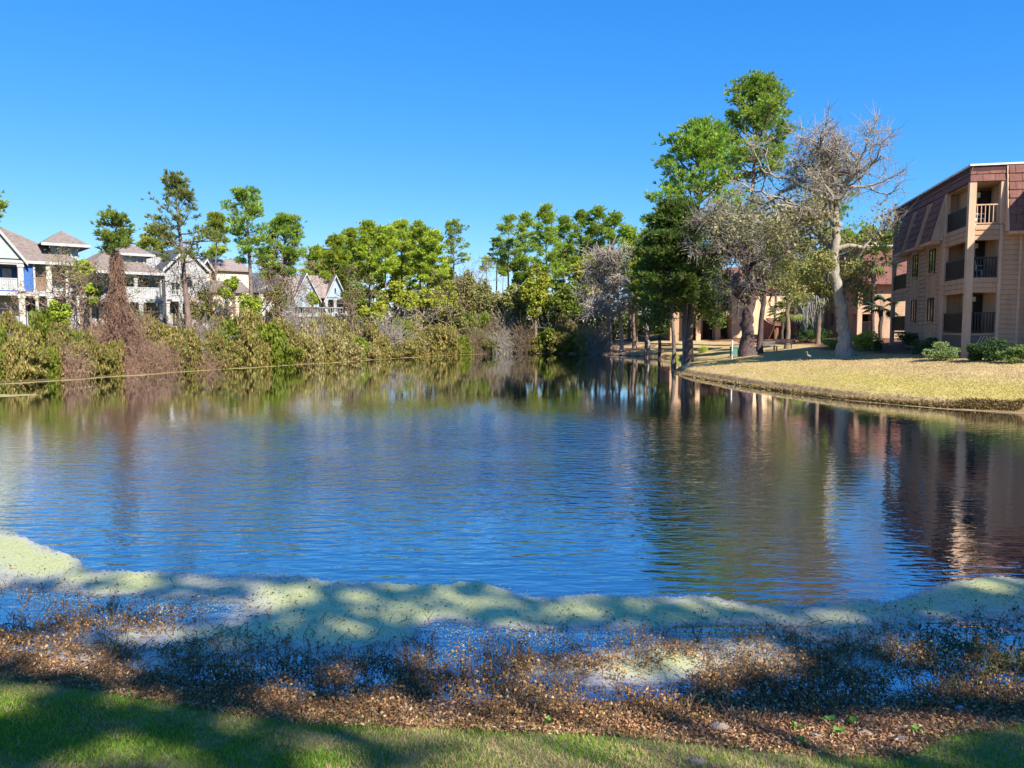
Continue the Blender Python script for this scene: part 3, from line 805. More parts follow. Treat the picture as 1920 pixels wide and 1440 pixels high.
# planks on the front wall right of the balcony and on the side piers
fw = empty("siding", (0, 0, 0)); fw.parent = a.root
planks(a, fw, TAN, 'x', FB + .16, a.fx(1906), Z1 - .5, Z3 - .02, 0)
planks(a, fw, TAN, 'x', a.fx(1906) + .12, RX, Z1 - .5, Z3 - .02, 0)
MB().box((FB, FB + .15), (-.06, -.002), (Z1 - .6, Z3)).build("corner_board", POST, a.root)
MB().box((a.fx(1906), a.fx(1906) + .11), (-.06, -.002), (Z1 - .6, Z3)).build("corner_board", POST, a.root)
cols = [a.side(p, 560)[0] for p in (1764, 1755, 1739, 1722, 1709, 1700)]
for (y0, y1) in ((cols[0], cols[1]), (cols[2], cols[3]), (cols[4], cols[5])):
    planks(a, fw, TAN, 'y', y0, y1, Z1 - .5, Z3 - .3, 0)
for y0 in cols: MB().box((-.055, -.002), (y0 - .04, y0 + .04), (Z1 - .6, Z3 - .28)).build("corner_board", POST, a.root)
MB().box((.004, .02), (LB, FBS), (ZG, Z1 - .6)).build("plinth", BRICKW, a.root)
# windows of the side face
def side_window(y0, y1, z0, z1):
    t = .06; mb = MB()
    for ya, yb, za, zb in ((y0, y0 + t, z0, z1), (y1 - t, y1, z0, z1), (y0 + t, y1 - t, z0, z0 + t), (y0 + t, y1 - t, z1 - t, z1), ((y0 + y1) / 2 - .02, (y0 + y1) / 2 + .02, z0 + t, z1 - t)):
        mb.box((-.06, .01), (ya, yb), (za, zb))
    o = mb.build("window", RAILD, a.root)
    mesh_np("pane", *_box((-.03, .005), (y0 + .03, y1 - .03), (z0 + .03, z1 - .03)), GLASS, o)
    mesh_np("sill", *_box((-.11, -.062), (y0 - .04, y1 + .04), (z0 - .07, z0 - .005)), POST, o)
for p0, p1 in ((1753.5, 1740), (1721, 1709.5)):
    y0, y1 = a.side(p0, 560)[0], a.side(p1, 560)[0]
    y0 += .15 * (y1 - y0)
    for zf in (Z1, Z2): side_window(y0, y1 - .1, zf + .62, zf + 1.95)
# corner balcony, three floors
for k, zf in enumerate((Z1, Z2, Z3)):
    MB().box((.02, FB + .2), (.02, LB - .003), (zf - .12, zf)).build("balcony_floor", CEIL, a.root)
    # spandrel bands on both faces
    if k > 0:
        planks(a, fw, TAN, 'x', .3, FB - .002, zf - .72, zf + .02, .03, pitch=.25)
        planks(a, fw, TAN, 'y', .3, LB - .005, zf - .72, zf + .02, .03, pitch=.25)
        MB().box((.3, FB), (.032, .2), (zf - .72, zf - .122)).build("spandrel", TANW, a.root)
        MB().box((.032, .2), (.3, LB - .005), (zf - .72, zf - .122)).build("spandrel", TANW, a.root)
    m_ = POST if k == 2 else RAILD
    corner_balcony_rail(a, m_, ((.3, .1), (FB, .1)), zf, pitch=.16 if k == 2 else .12)
    corner_balcony_rail(a, RAILD, ((.1, .3), (.1, LB)), zf, pitch=.085)
    # back walls of the balcony, sliding door
    top = zf + 2.55 if k < 2 else ZT - .25
    MB().box((FB + .2, FB + .32), (.02, LB - .004), (zf + .001, top - .13)).build("balcony_wall", TANL, a.root) if k == 2 else None
    MB().box((.9, FB + .3), (DEP, DEP + .1), (zf + .001, zf + 2.0)).build("balcony_wall", TANL, a.root)
    dz = MB().box((.95, 1.75), (DEP - .06, DEP - .002), (zf + .02, zf + 1.95)).build("sliding_door", DOORD, a.root)
    mesh_np("frame", *_box((1.33, 1.38), (DEP - .09, DEP - .062), (zf + .02, zf + 1.95)), RAILD, dz)
    lm = mesh_np("wall_lamp", *_box((FB - .45, FB - .33), (DEP - .13, DEP - .002), (zf + 1.6, zf + 1.85)), PLASTIC, a.root)
MB().box((.9, 1.1), (DEP + .1, LB - .004), (Z1, ZT - .4)).build("inner_wall", TANL, a.root)
column_z = ((ZG, ZT - .75),)
MB().box((-.02, .29), (-.02, .29), (ZG, ZT - .72)).build("corner_column", POST, a.root)
MB().box((-.01, .2), (LB - .28, LB - .006), (ZG, ZT - .72)).build("corner_column", POST, a.root)
MB().box((FB - .002, FB + .26), (-.012, .25), (Z3 + .03, ZT - .72)).build("corner_column", POST, a.root)
MB().box((.3, FB), (.04, .1), (ZG - .3, Z1 - .13)).build("lattice_screen", LATT, a.root)
for i in range(7):
    x = .35 + i * (FB - .4) / 7
    MB().slab([(x, .0, Z1 - .95), (x + .05, .0, Z1 - .95), (x + .45, .0, Z1 - .15), (x + .4, .0, Z1 - .15)], (0, .03, 0)).build("lattice_slat", POST, a.root)
MB().box((.04, .1), (.3, LB - .3), (ZG - .3, Z1 - .13)).build("crawlspace_wall", BRICKW, a.root)
# mansard
def mansard_face(axis, a0, a1, zb, zt, proj, seed, cheek=True):
    """shingled slope from (zb, projecting proj) to (zt, flush); axis y: on the left face, x: on the front"""
    up = np.array([0, proj, zt - zb]) if axis == 'x' else np.array([proj, 0, zt - zb])
    L = np.linalg.norm(up); up = up / L
    ex = np.array([1., 0, 0]) if axis == 'x' else np.array([0, 1., 0])
    out = np.array([0, -(zt - zb), proj]) if axis == 'x' else np.array([-(zt - zb), 0, proj]); out = out / np.linalg.norm(out)
    p00 = np.array([a0, -proj, zb]) if axis == 'x' else np.array([-proj, a0, zb])
    e = MB()
    if axis == 'x': prof = lambda s: [(s, -proj, zb), (s, .0, zt), (s, .6, zt), (s, .6, zb)]
    else: prof = lambda s: [(-proj, s, zb), (.0, s, zt), (.6, s, zt), (.6, s, zb)]
    e.slab(prof(a0), ex * (a1 - a0))
    base = e.build("mansard_panel", SHIND, a.root)
    shingles(base, SHIN, p00, ex, up, out, a1 - a0, L, seed=seed)
    MB().box((a0, a1), (-proj - .03, -proj + .5), (zb - .16, zb - .003)).build("soffit_board", POST, base) if axis == 'x' else MB().box((-proj - .03, -proj + .5), (a0, a1), (zb - .16, zb - .003)).build("soffit_board", POST, base)
    if cheek:
        for s in (a0 - .07, a1 + .005):
            q = [tuple(v) for v in prof(s)]
            MB().slab(q, ex * .065).build("cheek", POST, base)
    return base
mansard_face('x', FB + .28, RX, Z3 - .35, ZT, .5, 1)
sy = [a.side(p, 470)[0] for p in (1762, 1735, 1730, 1706, 1700, 1680)]
y_a = LB + .1; 
span = FBS - y_a + 1.2
p1 = (y_a, y_a + span * .25); p2 = (y_a + span * .375, y_a + span * .625); p3 = (y_a + span * .75, y_a + span)
for i, p in enumerate((p1, p2, p3)): mansard_face('y', p[0], p[1], Z3 - .3, ZT - .75, .62, 10 + i)
for (y0, y1) in ((p1[1], p2[0]), (p2[1], p3[0])):
    MB().box((.05, .62), (y0 + .07, y1 - .07), (Z3 - .28, ZT - .76)).build("slot_wall", POST, a.root)
# top fascia band with shingles along both faces
band = MB().box((.02, RX), (.02, LE), (ZT - .72, ZT)).build("fascia_band", SHIND, a.root)
shingles(band, SHIN, np.array([-.02, .0, ZT - .72]), np.array([1., 0, 0]), np.array([0, .12, .99]), np.array([0, -.99, .12]), FB + .3, .72, th=.36, seed=5)
shingles(band, SHIN, np.array([.0, -.02, ZT - .72]), np.array([0, 1., 0]), np.array([.12, 0, .99]), np.array([-.99, 0, .12]), LE, .72, th=.36, seed=6)
MB().box((-.05, RX), (-.05, LE + .1), (ZT + .003, ZT + .09)).build("roof_coping", COPING, a.root)
MB().box((.1, FB + .3), (.1, LB), (ZT - .8, ZT - .723)).build("balcony_ceiling", CEIL, a.root)
# far corner balcony
for k, zf in enumerate((Z1, Z2, Z3)):
    MB().box((.02, DEP), (FBS + .004, LE), (zf - .12, zf)).build("balcony_floor", CEIL, a.root)
    if k: planks(a, fw, TAN, 'y', FBS + .02, LE - .2, zf - .72, zf + .02, .03, pitch=.25); MB().box((.032, .2), (FBS + .004, LE - .2), (zf - .72, zf - .122)).build("spandrel", TANW, a.root)
    corner_balcony_rail(a, RAILD, ((.1, FBS + .1), (.1, LE - .1)), zf, pitch=.085)
MB().box((-.01, .22), (LE - .25, LE), (ZG, ZT - .72)).build("corner_column", POST, a.root)
# the wing that steps forward beyond the frame and shades the front
MB().box((4.0, RX + 8), (-4.3, -.07), (ZG, 11.6)).build("forward_wing", TANL, a.root)
for k, (zf, txt) in enumerate(((Z3, "white plastic chair on the top corner balcony"), (Z2, "white plastic chair on the middle corner balcony"))):
    p = a.o + a.ex * .7 + a.ey * 1.0; chair((p[0], p[1], zf), a.phi + R(100 + 30 * k), txt)

# ------------------------------------------------------------------ wing behind it, with the sunlit balcony post
b2 = Frame(1609, 74, R(-9), "apartment_wing", "set-back tan apartment wing with sunlit balcony post behind the pale oak trunk", "apartment building")
y1, y2, y3, yt = 2.6, b2.fz(1620, 571), b2.fz(1620, 528), b2.fz(1640, 462)
xr_ = b2.fx(1690); xb = b2.fx(1641)
MB().box((xb, xr_ + 3), (0, 14), (1, y3)).build("front_wall", TANL, b2.root)
MB().box((0, xb - .002), (2.2, 14), (1, y3)).build("rear_wall", TANL, b2.root)
MB().box((-.12, .3), (-.12, .3), (1, y3 + .1)).build("balcony_post", POST, b2.root)
for zf in (y2, y3):
    MB().box((.31, xb - .004), (-.04, .15), (zf - .9, zf - .1)).build("spandrel", POST, b2.root)
    MB().box((-.04, .15), (.31, 5.2), (zf - .9, zf - .1)).build("spandrel", TANL, b2.root)
    MB().box((.155, xb - .004), (.155, 2.2), (zf - .3, zf - .11)).build("balcony_floor", CEIL, b2.root)
for zf in (y1, y2):
    r = MB().box((.3, xb), (0, .06), (zf + .95, zf + 1.02)).build("railing", RAILD, b2.root)
    for i in range(14): box("baluster", r, RAILD, (.35 + i * (xb - .4) / 14, .38 + i * (xb - .4) / 14), (.01, .05), (zf - .09, zf + .949))
    d_ = MB().box((.5, 1.7), (2.13, 2.198), (zf, zf + 2)).build("sliding_door", DOORD, b2.root)
MB().box((0, .1), (5.2, 14), (1, y3)).build("side_wall", TANL, b2.root)
for zf in (y1, y2):
    for yy in (6.4, 9.4):
        w_ = MB().box((-.05, -.002), (yy, yy + 1.1), (zf + .7, zf + 2.0)).build("window", RAILD, b2.root)
        mesh_np("pane", *_box((-.07, -.051), (yy + .07, yy + 1.03), (zf + .77, zf + 1.93)), GLASS, w_)
mp = MB().slab([(-.1, -.8, y3 - .3), (xr_ + 3, -.8, y3 - .3), (xr_ + 3, .4, yt), (-.1, .4, yt)], (0, 1.0, 0)).build("mansard", SHIN, b2.root)
mp = MB().slab([(-.8, -.6, y3 - .31), (-.8, 14, y3 - .31), (.4, 14, yt), (.4, -.6, yt)], (.9, 0, 0)).build("mansard", SHIN, b2.root)
MB().box((.3, xr_ + 3), (.35, 14), (yt + .003, yt + .16)).build("roof_coping", COPING, b2.root)

# ------------------------------------------------------------------ cream block across the lawn
b3 = Frame(1372, 88, R(-4), "cream_block", "sunlit cream apartment block behind the dark forked trunk", "apartment building")
CREAML = surf("cream_siding", (.78, .57, .36), (.72, .52, .32), rough=.8, lines=.24, lc=.85)
xa, xz = b3.fx(1373), b3.fx(1560)
zt_ = b3.fz(1440, 540); zl = b3.fz(1440, 500)
MB().box((xa, xz), (0, 10), (.6, zt_)).build("front_wall", CREAML, b3.root)
MB().slab([(xa - .3, -.7, zt_ - .2), (xz, -.7, zt_ - .2), (xz, .5, zl), (xa - .3, .5, zl)], (0, 3, 0)).build("mansard", SHIN, b3.root)
xw = b3.fx(1262)
MB().box((xw, xa - .004), (2.0, 10), (.6, zt_ + .6)).build("rear_wall", TANL, b3.root)
MB().slab([(xw, .9, zt_ - .2), (xa - .31, .9, zt_ - .2), (xa - .31, 2.1, zl), (xw, 2.1, zl)], (0, 3, 0)).build("mansard", SHIN, b3.root)
zf2 = b3.fz(1330, 583)
MB().box((xw + 5, xa - .006), (.0, 1.99), (zf2 - .7, zf2)).build("balcony_floor", POST, b3.root)
for px in (1347, 1310): MB().box((b3.fx(px) - .25, b3.fx(px) + .25), (-.25, .25), (.6, zt_)).build("balcony_post", POST, b3.root)
for px0, px1, za, zb in ((1300, 1308, 1.6, 3.9), (1318, 1336, 1.6, 3.9), (1350, 1364, 1.6, 3.9), (1350, 1364, 5.0, 7.0), (1318, 1336, 5.0, 7.0)):
    MB().box((b3.fx(px0, 2), b3.fx(px1, 2)), (1.9, 1.998), (za, zb)).build("sliding_door", DOORD, b3.root)
window(b3, b3.fx(1431), b3.fx(1442), b3.fz(1435, 616), b3.fz(1435, 600), -.012, bars=1)
window(b3, b3.fx(1497), b3.fx(1502), b3.fz(1500, 608), b3.fz(1500, 596), -.012, bars=0)
MB().box((b3.fx(1445) - .03, b3.fx(1445) + .03), (-.06, -.002), (.8, zt_ - .3)).build("downpipe", POST, b3.root)
# entrance shed with brown canopy
sh = Frame(1455, 82, R(-4), "entrance_shed", "small brown-roofed entrance shed against the cream wall", "shed")
zc = sh.fz(1475, 611); zd = sh.fz(1475, 601); x1 = sh.fx(1500); g_ = 1.2
RB = surf("rust_brown_board", (.30, .125, .07), (.24, .10, .055), rough=.85)
MB().box((0, x1), (1.2, 4), (g_, zc)).build("wall", TANL, sh.root)
MB().slab([(-.3, -.4, zc), (x1 + .3, -.4, zc), (x1 + .1, 4, zd + .2), (-.1, 4, zd + .2)], (0, 0, .12)).build("roof", SHIN, sh.root)
MB().slab([(-.35, -.42, zc - .05), (-.35, 3.9, zd + .2), (-.8, 3.9, g_), (-.8, .8, g_)], (.12, 0, 0)).build("wing_wall", RB, sh.root)
for x in (.1, x1 - .1): MB().box((x - .12, x + .12), (-.2, .04), (g_, zc - .003)).build("post", RB, sh.root)
dd = MB().box((x1 * .42, x1 * .72), (1.1, 1.198), (g_, zc - .3)).build("door", RAILD, sh.root)
mesh_np("handle", *_box((x1 * .45, x1 * .45 + .06), (1.03, 1.098), (g_ + 1, g_ + 1.1)), COPING, dd)
# ================================================================== trees and shrubs
NEEDLE = leafmat("pine_needles", .42, (1.95, 2.05, 1.7))
LEAF = leafmat("leaves", .42, (1.9, 1.8, 1.5))
def barkmat(name, c1, c2):
    m, nt, b = _new(name)
    g = nt.nodes.new("ShaderNodeNewGeometry")
    mp = nt.nodes.new("ShaderNodeMapping"); mp.inputs["Scale"].default_value = (5, 5, 1.6); nt.links.new(g.outputs["Position"], mp.inputs["Vector"])
    n1 = noise(nt, mp.outputs[0], 1.6, 6, .7)
    r = ramp(nt, n1.outputs[0], [(.32, c2), (.68, c1)])
    nt.links.new(r.outputs[0], b.inputs["Base Color"]); b.inputs["Roughness"].default_value = .95; b.inputs["Specular IOR Level"].default_value = .1
    bp = nt.nodes.new("ShaderNodeBump"); bp.inputs["Strength"].default_value = .8; bp.inputs["Distance"].default_value = .08
    nt.links.new(n1.outputs[0], bp.inputs["Height"]); nt.links.new(bp.outputs[0], b.inputs["Normal"])
    return m
BARK_P = barkmat("pine_bark", (.27, .19, .15), (.12, .085, .07))
BARK_O = barkmat("pale_oak_bark", (.42, .37, .30), (.20, .17, .14))
BARK_D = barkmat("dark_oak_bark", (.15, .10, .095), (.06, .045, .045))
BARK_G = barkmat("grey_twig_bark", (.40, .35, .31), (.26, .22, .19))
BARK_R = barkmat("reddish_vine_bark", (.42, .26, .20), (.24, .14, .105))
BARK_B = barkmat("brown_twig_bark", (.27, .19, .14), (.15, .105, .075))

def rand_dirs(rng, n):
    v = rng.standard_normal((n, 3)); return v / np.linalg.norm(v, axis=1, keepdims=True)
def leaf_quads(P, rng, size, up=.35, asp=.62, nrm=None):
    """one folded leaf (two triangles sharing a rib) at each point"""
    n = len(P); size = np.broadcast_to(size, (n,))
    a = rand_dirs(rng, n); nn = rand_dirs(rng, n) + np.array([0, 0, up])
    if nrm is not None: nn = nn + nrm
    nn /= np.linalg.norm(nn, axis=1, keepdims=True)
    a = a - nn * np.sum(a * nn, 1, keepdims=True); a /= np.maximum(np.linalg.norm(a, axis=1, keepdims=True), 1e-6)
    b = np.cross(nn, a)
    s = size[:, None]
    V = np.stack([P - a * s * .5, P + b * s * asp * .5 + nn * s * .12, P + a * s * .5, P - b * s * asp * .5 + nn * s * .12], 1).reshape(-1, 3)
    i = np.arange(n)[:, None] * 4
    T = np.concatenate([i + np.array([[0, 1, 2]]), i + np.array([[0, 2, 3]])], 0)
    return V, T
def tufts(P, axis, rng, n, length, width, spread=.75):
    """n flat needles fanning out of every point"""
    k = len(P); Pr = np.repeat(P, n, 0); ax = np.repeat(axis, n, 0)
    d = rand_dirs(rng, k * n) * spread + ax; d /= np.linalg.norm(d, axis=1, keepdims=True)
    L = (length * rng.uniform(.7, 1.15, k * n))[:, None]
    sd_ = np.cross(d, rand_dirs(rng, k * n)); sd_ /= np.maximum(np.linalg.norm(sd_, axis=1, keepdims=True), 1e-6)
    V = np.stack([Pr - sd_ * width * .25, Pr + d * L * .6 + sd_ * width * .5, Pr + d * L, Pr + d * L * .6 - sd_ * width * .5], 1).reshape(-1, 3)
    i = np.arange(k * n)[:, None] * 4
    T = np.concatenate([i + np.array([[0, 1, 2]]), i + np.array([[0, 2, 3]])], 0)
    return V, T
def tint(rng, n, per, c1, c2, c3=None, p3=.0, jit=.18):
    t = rng.random(n)[:, None]; c = np.asarray(c1)[None] * (1 - t) + np.asarray(c2)[None] * t
    if c3 is not None:
        k = rng.random(n) < p3; c[k] = np.asarray(c3)
    c = c * rng.uniform(1 - jit, 1 + jit, (n, 1))
    return np.repeat(c, per, 0)
PINE_C = ((.10, .15, .02), (.24, .275, .036))
def pine(name, label, group, px, py_top, D, cb, half, rng, lean=0.0, dens=1.0, trunk_px=None, colors=PINE_C, env=None, tl=.37, dead=.10, r0=None, base_z=None, clump=1.0, nbr=None, bark=None, needles=13, side=None):
    """cb: pixel row of the crown's foot, half: crown half width in pixels"""
    top = at(px, py_top, D); bx = (at(trunk_px, 600, D)[0] if trunk_px is not None else top[0])
    gz = hz(bx, D) if base_z is None else base_z
    H = top[2] - gz - .55 * min(1, D / 90); zc = at(px, cb, D)[2] - gz; half = pxm(D, half)
    e = empty(name, (bx, D, gz), 0, label, "tree", group)
    r0 = r0 or .012 * H + .04
    m_ = 9; tt = np.linspace(0, 1, m_)
    off = (top[0] - bx)
    wig = np.cumsum(rng.normal(0, .06, (m_, 2)), 0); wig -= tt[:, None] * wig[-1]
    tp = np.stack([off * tt ** 1.3 + wig[:, 0], wig[:, 1], H * tt * .985 - .3 * (1 - tt)], 1)
    tr = r0 * (1 - tt * .88); tr[0] *= 1.35
    parts = [path_tube(tp, tr, 7, .05)]
    S0, S1, A0, A1 = [], [], [], []; C = []; CA = []
    nbr = nbr or int(9 + (H - zc) * 1.7)
    az = rng.uniform(0, 6.28)
    env = env or ([0, .2, .55, .82, 1], [.55, 1., .9, .6, .18])
    for i in range(nbr):
        t = (i + rng.uniform(0, .8)) / nbr
        z = zc + (H - zc) * t
        c0 = np.array([np.interp(z / H, tt, tp[:, 0]), np.interp(z / H, tt, tp[:, 1]), z])
        az += 2.4 + rng.normal(0, .35)
        L = half * np.interp(t, *env) * rng.uniform(.62, 1.08)
        if side is not None: L *= (1 + side * math.cos(az))
        el = np.interp(t, [0, .5, 1], [-.05, .3, .95]) + rng.normal(0, .12)
        d = np.array([math.cos(az) * math.cos(el), math.sin(az) * math.cos(el), math.sin(el)])
        pts = [c0]; p = c0.copy(); seg = 4
        for q in range(seg):
            d = d + np.array([0, 0, .13]) + rng.normal(0, .09, 3); d /= np.linalg.norm(d)
            p = p + d * L / seg; pts.append(p.copy())
        rb = max(.018, .028 * L)
        for q in range(seg):
            S0.append(pts[q]); S1.append(pts[q + 1]); A0.append(rb * (1 - q / seg * .8)); A1.append(rb * (1 - (q + 1) / seg * .8))
        for fr_ in (.5, .72, .9, 1.0):
            if rng.random() > dens * 1.05: continue
            b_ = pts[int(fr_ * seg)] if fr_ == 1 else pts[int(fr_ * seg)] * (1 - (fr_ * seg) % 1) + pts[int(fr_ * seg) + 1] * ((fr_ * seg) % 1)
            for sgn in ((-1, 1) if fr_ < 1 else (0,)):
                lat = np.cross(d, [0, 0, 1.]) * sgn * L * rng.uniform(.12, .34) * (1.2 - fr_ * .6)
                q = b_ + lat + np.array([0, 0, rng.uniform(.0, .3)]) + d * rng.uniform(0, .2)
                if sgn: S0.append(b_); S1.append(q); A0.append(.02); A1.append(.012)
                C.append(q); CA.append(d * .35 + np.array([0, 0, .55]))
    C.append(tp[-1]); CA.append(np.array([0, 0, .6]))
    V, Q_ = tubes(S0, S1, A0, A1, 4); parts.append((V, Q_))
    V, Q_ = merge(parts); mesh_np("trunk", V, Q_, bark or BARK_P, e, smooth=True)
    C = np.array(C); CA = np.array(CA)
    nt_ = max(4, int(13 * clump ** 2 * dens))
    sg = .27 * clump * max(.85, (half / 3.2) ** .5)
    cs_ = np.repeat(rng.uniform(.55, 1.5, (len(C), 1)), nt_, 0)
    P = np.repeat(C, nt_, 0) + rng.normal(0, 1, (len(C) * nt_, 3)) * np.array([sg, sg, sg * .42]) * cs_
    ax = np.repeat(CA, nt_, 0) + (P - np.repeat(C, nt_, 0)) / sg * .4
    V, T = tufts(P, ax, rng, needles, tl, tl * .15)
    nn_ = len(P) * needles
    ct = tint(rng, len(C), nt_ * needles, *colors, jit=.2)
    ct = ct * rng.uniform(.75, 1.25, (nn_, 1)); dd = rng.random(nn_) < dead; ct[dd] = (.19, .135, .075)
    mesh_np("crown", V, T, NEEDLE, e, col=np.repeat(ct, 4, 0))
    return e

def blob_points(rng, n, blobs, shell=.55):
    """points spread through lumpy ellipsoids, denser towards the outside"""
    w_ = np.array([b[3] * b[4] * b[5] for b in blobs]) ** .67; w_ /= w_.sum()
    k = rng.choice(len(blobs), n, p=w_); B = np.array(blobs)[k]
    d = rand_dirs(rng, n); r = shell + (1 - shell) * rng.random(n) ** .6
    r = r * (1 + .16 * np.sin(d[:, 0] * 5 + k) * np.cos(d[:, 1] * 6 + 2 * k) + .12 * np.sin(d[:, 2] * 9 + k))
    return B[:, :3] + d * B[:, 3:6] * r[:, None], d
def lumps(rng, n, rx, ry, rz, zc, br=(.3, .5), low=-.9):
    """a crown's clumps: n blobs scattered inside an ellipsoid"""
    out = []
    while len(out) < n:
        d = rng.uniform(-1, 1, 3)
        if np.linalg.norm(d) > 1 or d[2] < low: continue
        f = rng.uniform(*br)
        out.append((d[0] * rx * .8, d[1] * ry * .8, zc + d[2] * rz * .8, f * rx, f * ry, f * rz * .85))
    return out
def limbs(rng, base, targets, r0, n=5):
    S0, S1, A0, A1 = [], [], [], []
    for t in targets:
        mid = base + (t - base) * .5 + rng.normal(0, .12, 3) * np.linalg.norm(t - base) * .5
        ps = [base, mid, t]
        for i in range(2):
            S0.append(ps[i]); S1.append(ps[i + 1]); A0.append(r0 * (1 - .45 * i)); A1.append(r0 * (.55 - .42 * i))
    return tubes(S0, S1, A0, A1, n)
def leaf_tree(name, label, group, px, py_top, D, cb, half, rng, colors, n=5000, size=.3, nb=16, trunk_px=None, bark=None, c3=None, p3=0., rx2=None, r0=None, cat="tree", mat=None, br=(.28, .45), base_z=None):
    top = at(px, py_top, D); bx = at(trunk_px, 600, D)[0] if trunk_px is not None else top[0]
    gz = hz(bx, D) if base_z is None else base_z; H = top[2] - gz; zc = at(px, cb, D)[2] - gz; half = pxm(D, half)
    e = empty(name, (bx, D, gz), 0, label, cat, group)
    ox = top[0] - bx
    bl = [(b[0] + ox, b[1], b[2], b[3], b[4], b[5]) for b in lumps(rng, nb, half, rx2 or half * .85, (H - zc) / 2, (H + zc) / 2, br)]
    r0 = r0 or max(.06, .022 * H)
    k = 6; tt = np.linspace(0, 1, k); ht = max(zc, .35 * H)
    tp = np.stack([ox * .4 * tt ** 1.5 + rng.normal(0, .05, k), rng.normal(0, .05, k), ht * tt - .25 * (1 - tt)], 1)
    parts = [path_tube(tp, r0 * np.interp(tt, [0, .15, 1], [1.5, 1.05, .75]), 8, .05)]
    parts.append(limbs(rng, tp[-1], [np.array(b[:3]) for b in bl], r0 * .5))
    V, Q_ = merge(parts); mesh_np("trunk", V, Q_, bark or BARK_B, e, smooth=True)
    P, d = blob_points(rng, n, bl)
    V, T = leaf_quads(P, rng, size * rng.uniform(.7, 1.3, n), nrm=d * .5)
    mesh_np("crown", V, T, mat or LEAF, e, col=tint(rng, n, 4, *colors, c3=c3, p3=p3, jit=.25))
    return e
def branch_out(rng, p, d, L, r, lev, segs, tips, up=.06, curl=.28, split=(2, 3), decay=(.62, .82), minr=.012, gravity=0.0, nseg=4):
    ps = [p]
    for i in range(nseg):
        d = d + rng.normal(0, curl, 3) * (.5 if lev == 0 else 1) + np.array([0, 0, up - gravity * lev]); d /= np.linalg.norm(d)
        q = ps[-1] + d * L / nseg; ps.append(q)
        ra = r * (1 - .38 * i / nseg); rb = r * (1 - .38 * (i + 1) / nseg)
        segs.append((ps[-2], q, max(ra, minr), max(rb, minr), lev))
        if lev > 0 and rng.random() < .33 and L > .5:
            sdv = d + rng.normal(0, .75, 3); sdv /= np.linalg.norm(sdv)
            branch_out(rng, q, sdv, L * rng.uniform(.35, .6), r * .42, lev + 2, segs, tips, up, curl, split, decay, minr, gravity, 3) if lev + 2 <= MAXLEV else None
    if lev >= MAXLEV: tips.append((ps[-1], d)); return
    for k in range(rng.integers(split[0], split[1] + 1)):
        sdv = d + rng.normal(0, .55, 3); sdv /= np.linalg.norm(sdv)
        branch_out(rng, ps[-1], sdv, L * rng.uniform(*decay), r * rng.uniform(.5, .68), lev + 1, segs, tips, up, curl, split, decay, minr, gravity, nseg)
MAXLEV = 5
def segs_mesh(segs):
    big = [s for s in segs if s[2] > .05]; small = [s for s in segs if s[2] <= .05]
    parts = []
    for lst, n in ((big, 8), (small, 3)):
        if lst:
            parts.append(tubes([s[0] for s in lst], [s[1] + (s[1] - s[0]) * .04 for s in lst], [s[2] for s in lst], [s[3] for s in lst], n))
    return merge(parts)
# ------------------------------------------------------------------ pines beside the houses
rg = np.random.default_rng
pine("pine_tree", "pine at the far left edge whose sprigs reach over the green gable", None, -38, 360, 60, 440, 44, rg(1), dens=.7)
pine("pine_tree", "tall thin open-crowned pine rising in front of the white gabled house", "pines beside the houses", 328, 342, 58, 498, 78, rg(2), trunk_px=356, dens=.62, colors=((.075, .10, .03), (.16, .17, .04)), r0=.30, clump=.7, nbr=30, env=([0, .25, .5, .8, 1], [.95, 1., .62, .5, .2]))
pine("pine_tree", "round-topped pine with vine-wrapped trunk above the stucco house", "pines beside the houses", 462, 367, 66, 496, 52, rg(3), trunk_px=474, dens=.75, clump=.85, colors=((.085, .15, .028), (.20, .26, .04)), r0=.28, nbr=24, env=([0, .3, .6, .85, 1], [.5, .8, 1., .75, .25]))
pine("pine_tree", "shorter pine smothered in brown vines left of the twin gables", "pines beside the houses", 533, 409, 72, 530, 44, rg(4), trunk_px=528, dens=.85, colors=((.085, .15, .028), (.20, .26, .04)), r0=.28, nbr=24)
pine("pine_tree", "low green pine crown showing behind the stucco house roof", "pines behind the houses", 408, 468, 120, 505, 34, rg(5), dens=1.0)
pine("pine_tree", "small pine crown right of the slender trunk behind the grey house", "pines behind the houses", 500, 470, 118, 530, 26, rg(6), dens=.9)
pine("pine_tree", "olive pine crown filling the gap left of the open-crowned pine", "pines behind the houses", 290, 430, 85, 482, 30, rg(7), dens=.9, colors=((.10, .13, .02), (.20, .20, .03)))
pine("pine_tree", "pine crown overlapping the right side of the open-crowned pine", "pines behind the houses", 405, 405, 80, 455, 26, rg(8), dens=.9, colors=((.10, .13, .02), (.19, .20, .03)))
# middle stand
order = ["leftmost", "second", "third", "fourth", "fifth", "sixth", "seventh", "eighth", "ninth", "tenth", "eleventh", "twelfth", "thirteenth", "fourteenth", "fifteenth"]
mid = [(592, 468, 104, 545, 34), (628, 446, 100, 540, 36), (655, 433, 106, 535, 34), (690, 418, 103, 530, 38), (722, 426, 98, 525, 34), (752, 418, 106, 520, 38), (786, 420, 101, 520, 36), (812, 436, 98, 535, 30)]
for i, (px, py, D, cb, hf) in enumerate(mid):
    pine("pine_tree", ("leftmost" if i == 0 else order[i] + " from the left") + " tall pine of the stand right of the twin gables", "pines of the middle stand", px, py, D, cb, hf, rg(20 + i), dens=1.0, colors=((.12, .17, .02), (.27, .30, .036)), clump=1.1)
back = [(610, 474, 122, 540, 34), (668, 452, 120, 530, 36), (706, 440, 124, 525, 34), (768, 440, 121, 520, 36), (640, 470, 118, 560, 30), (800, 452, 119, 525, 30)]
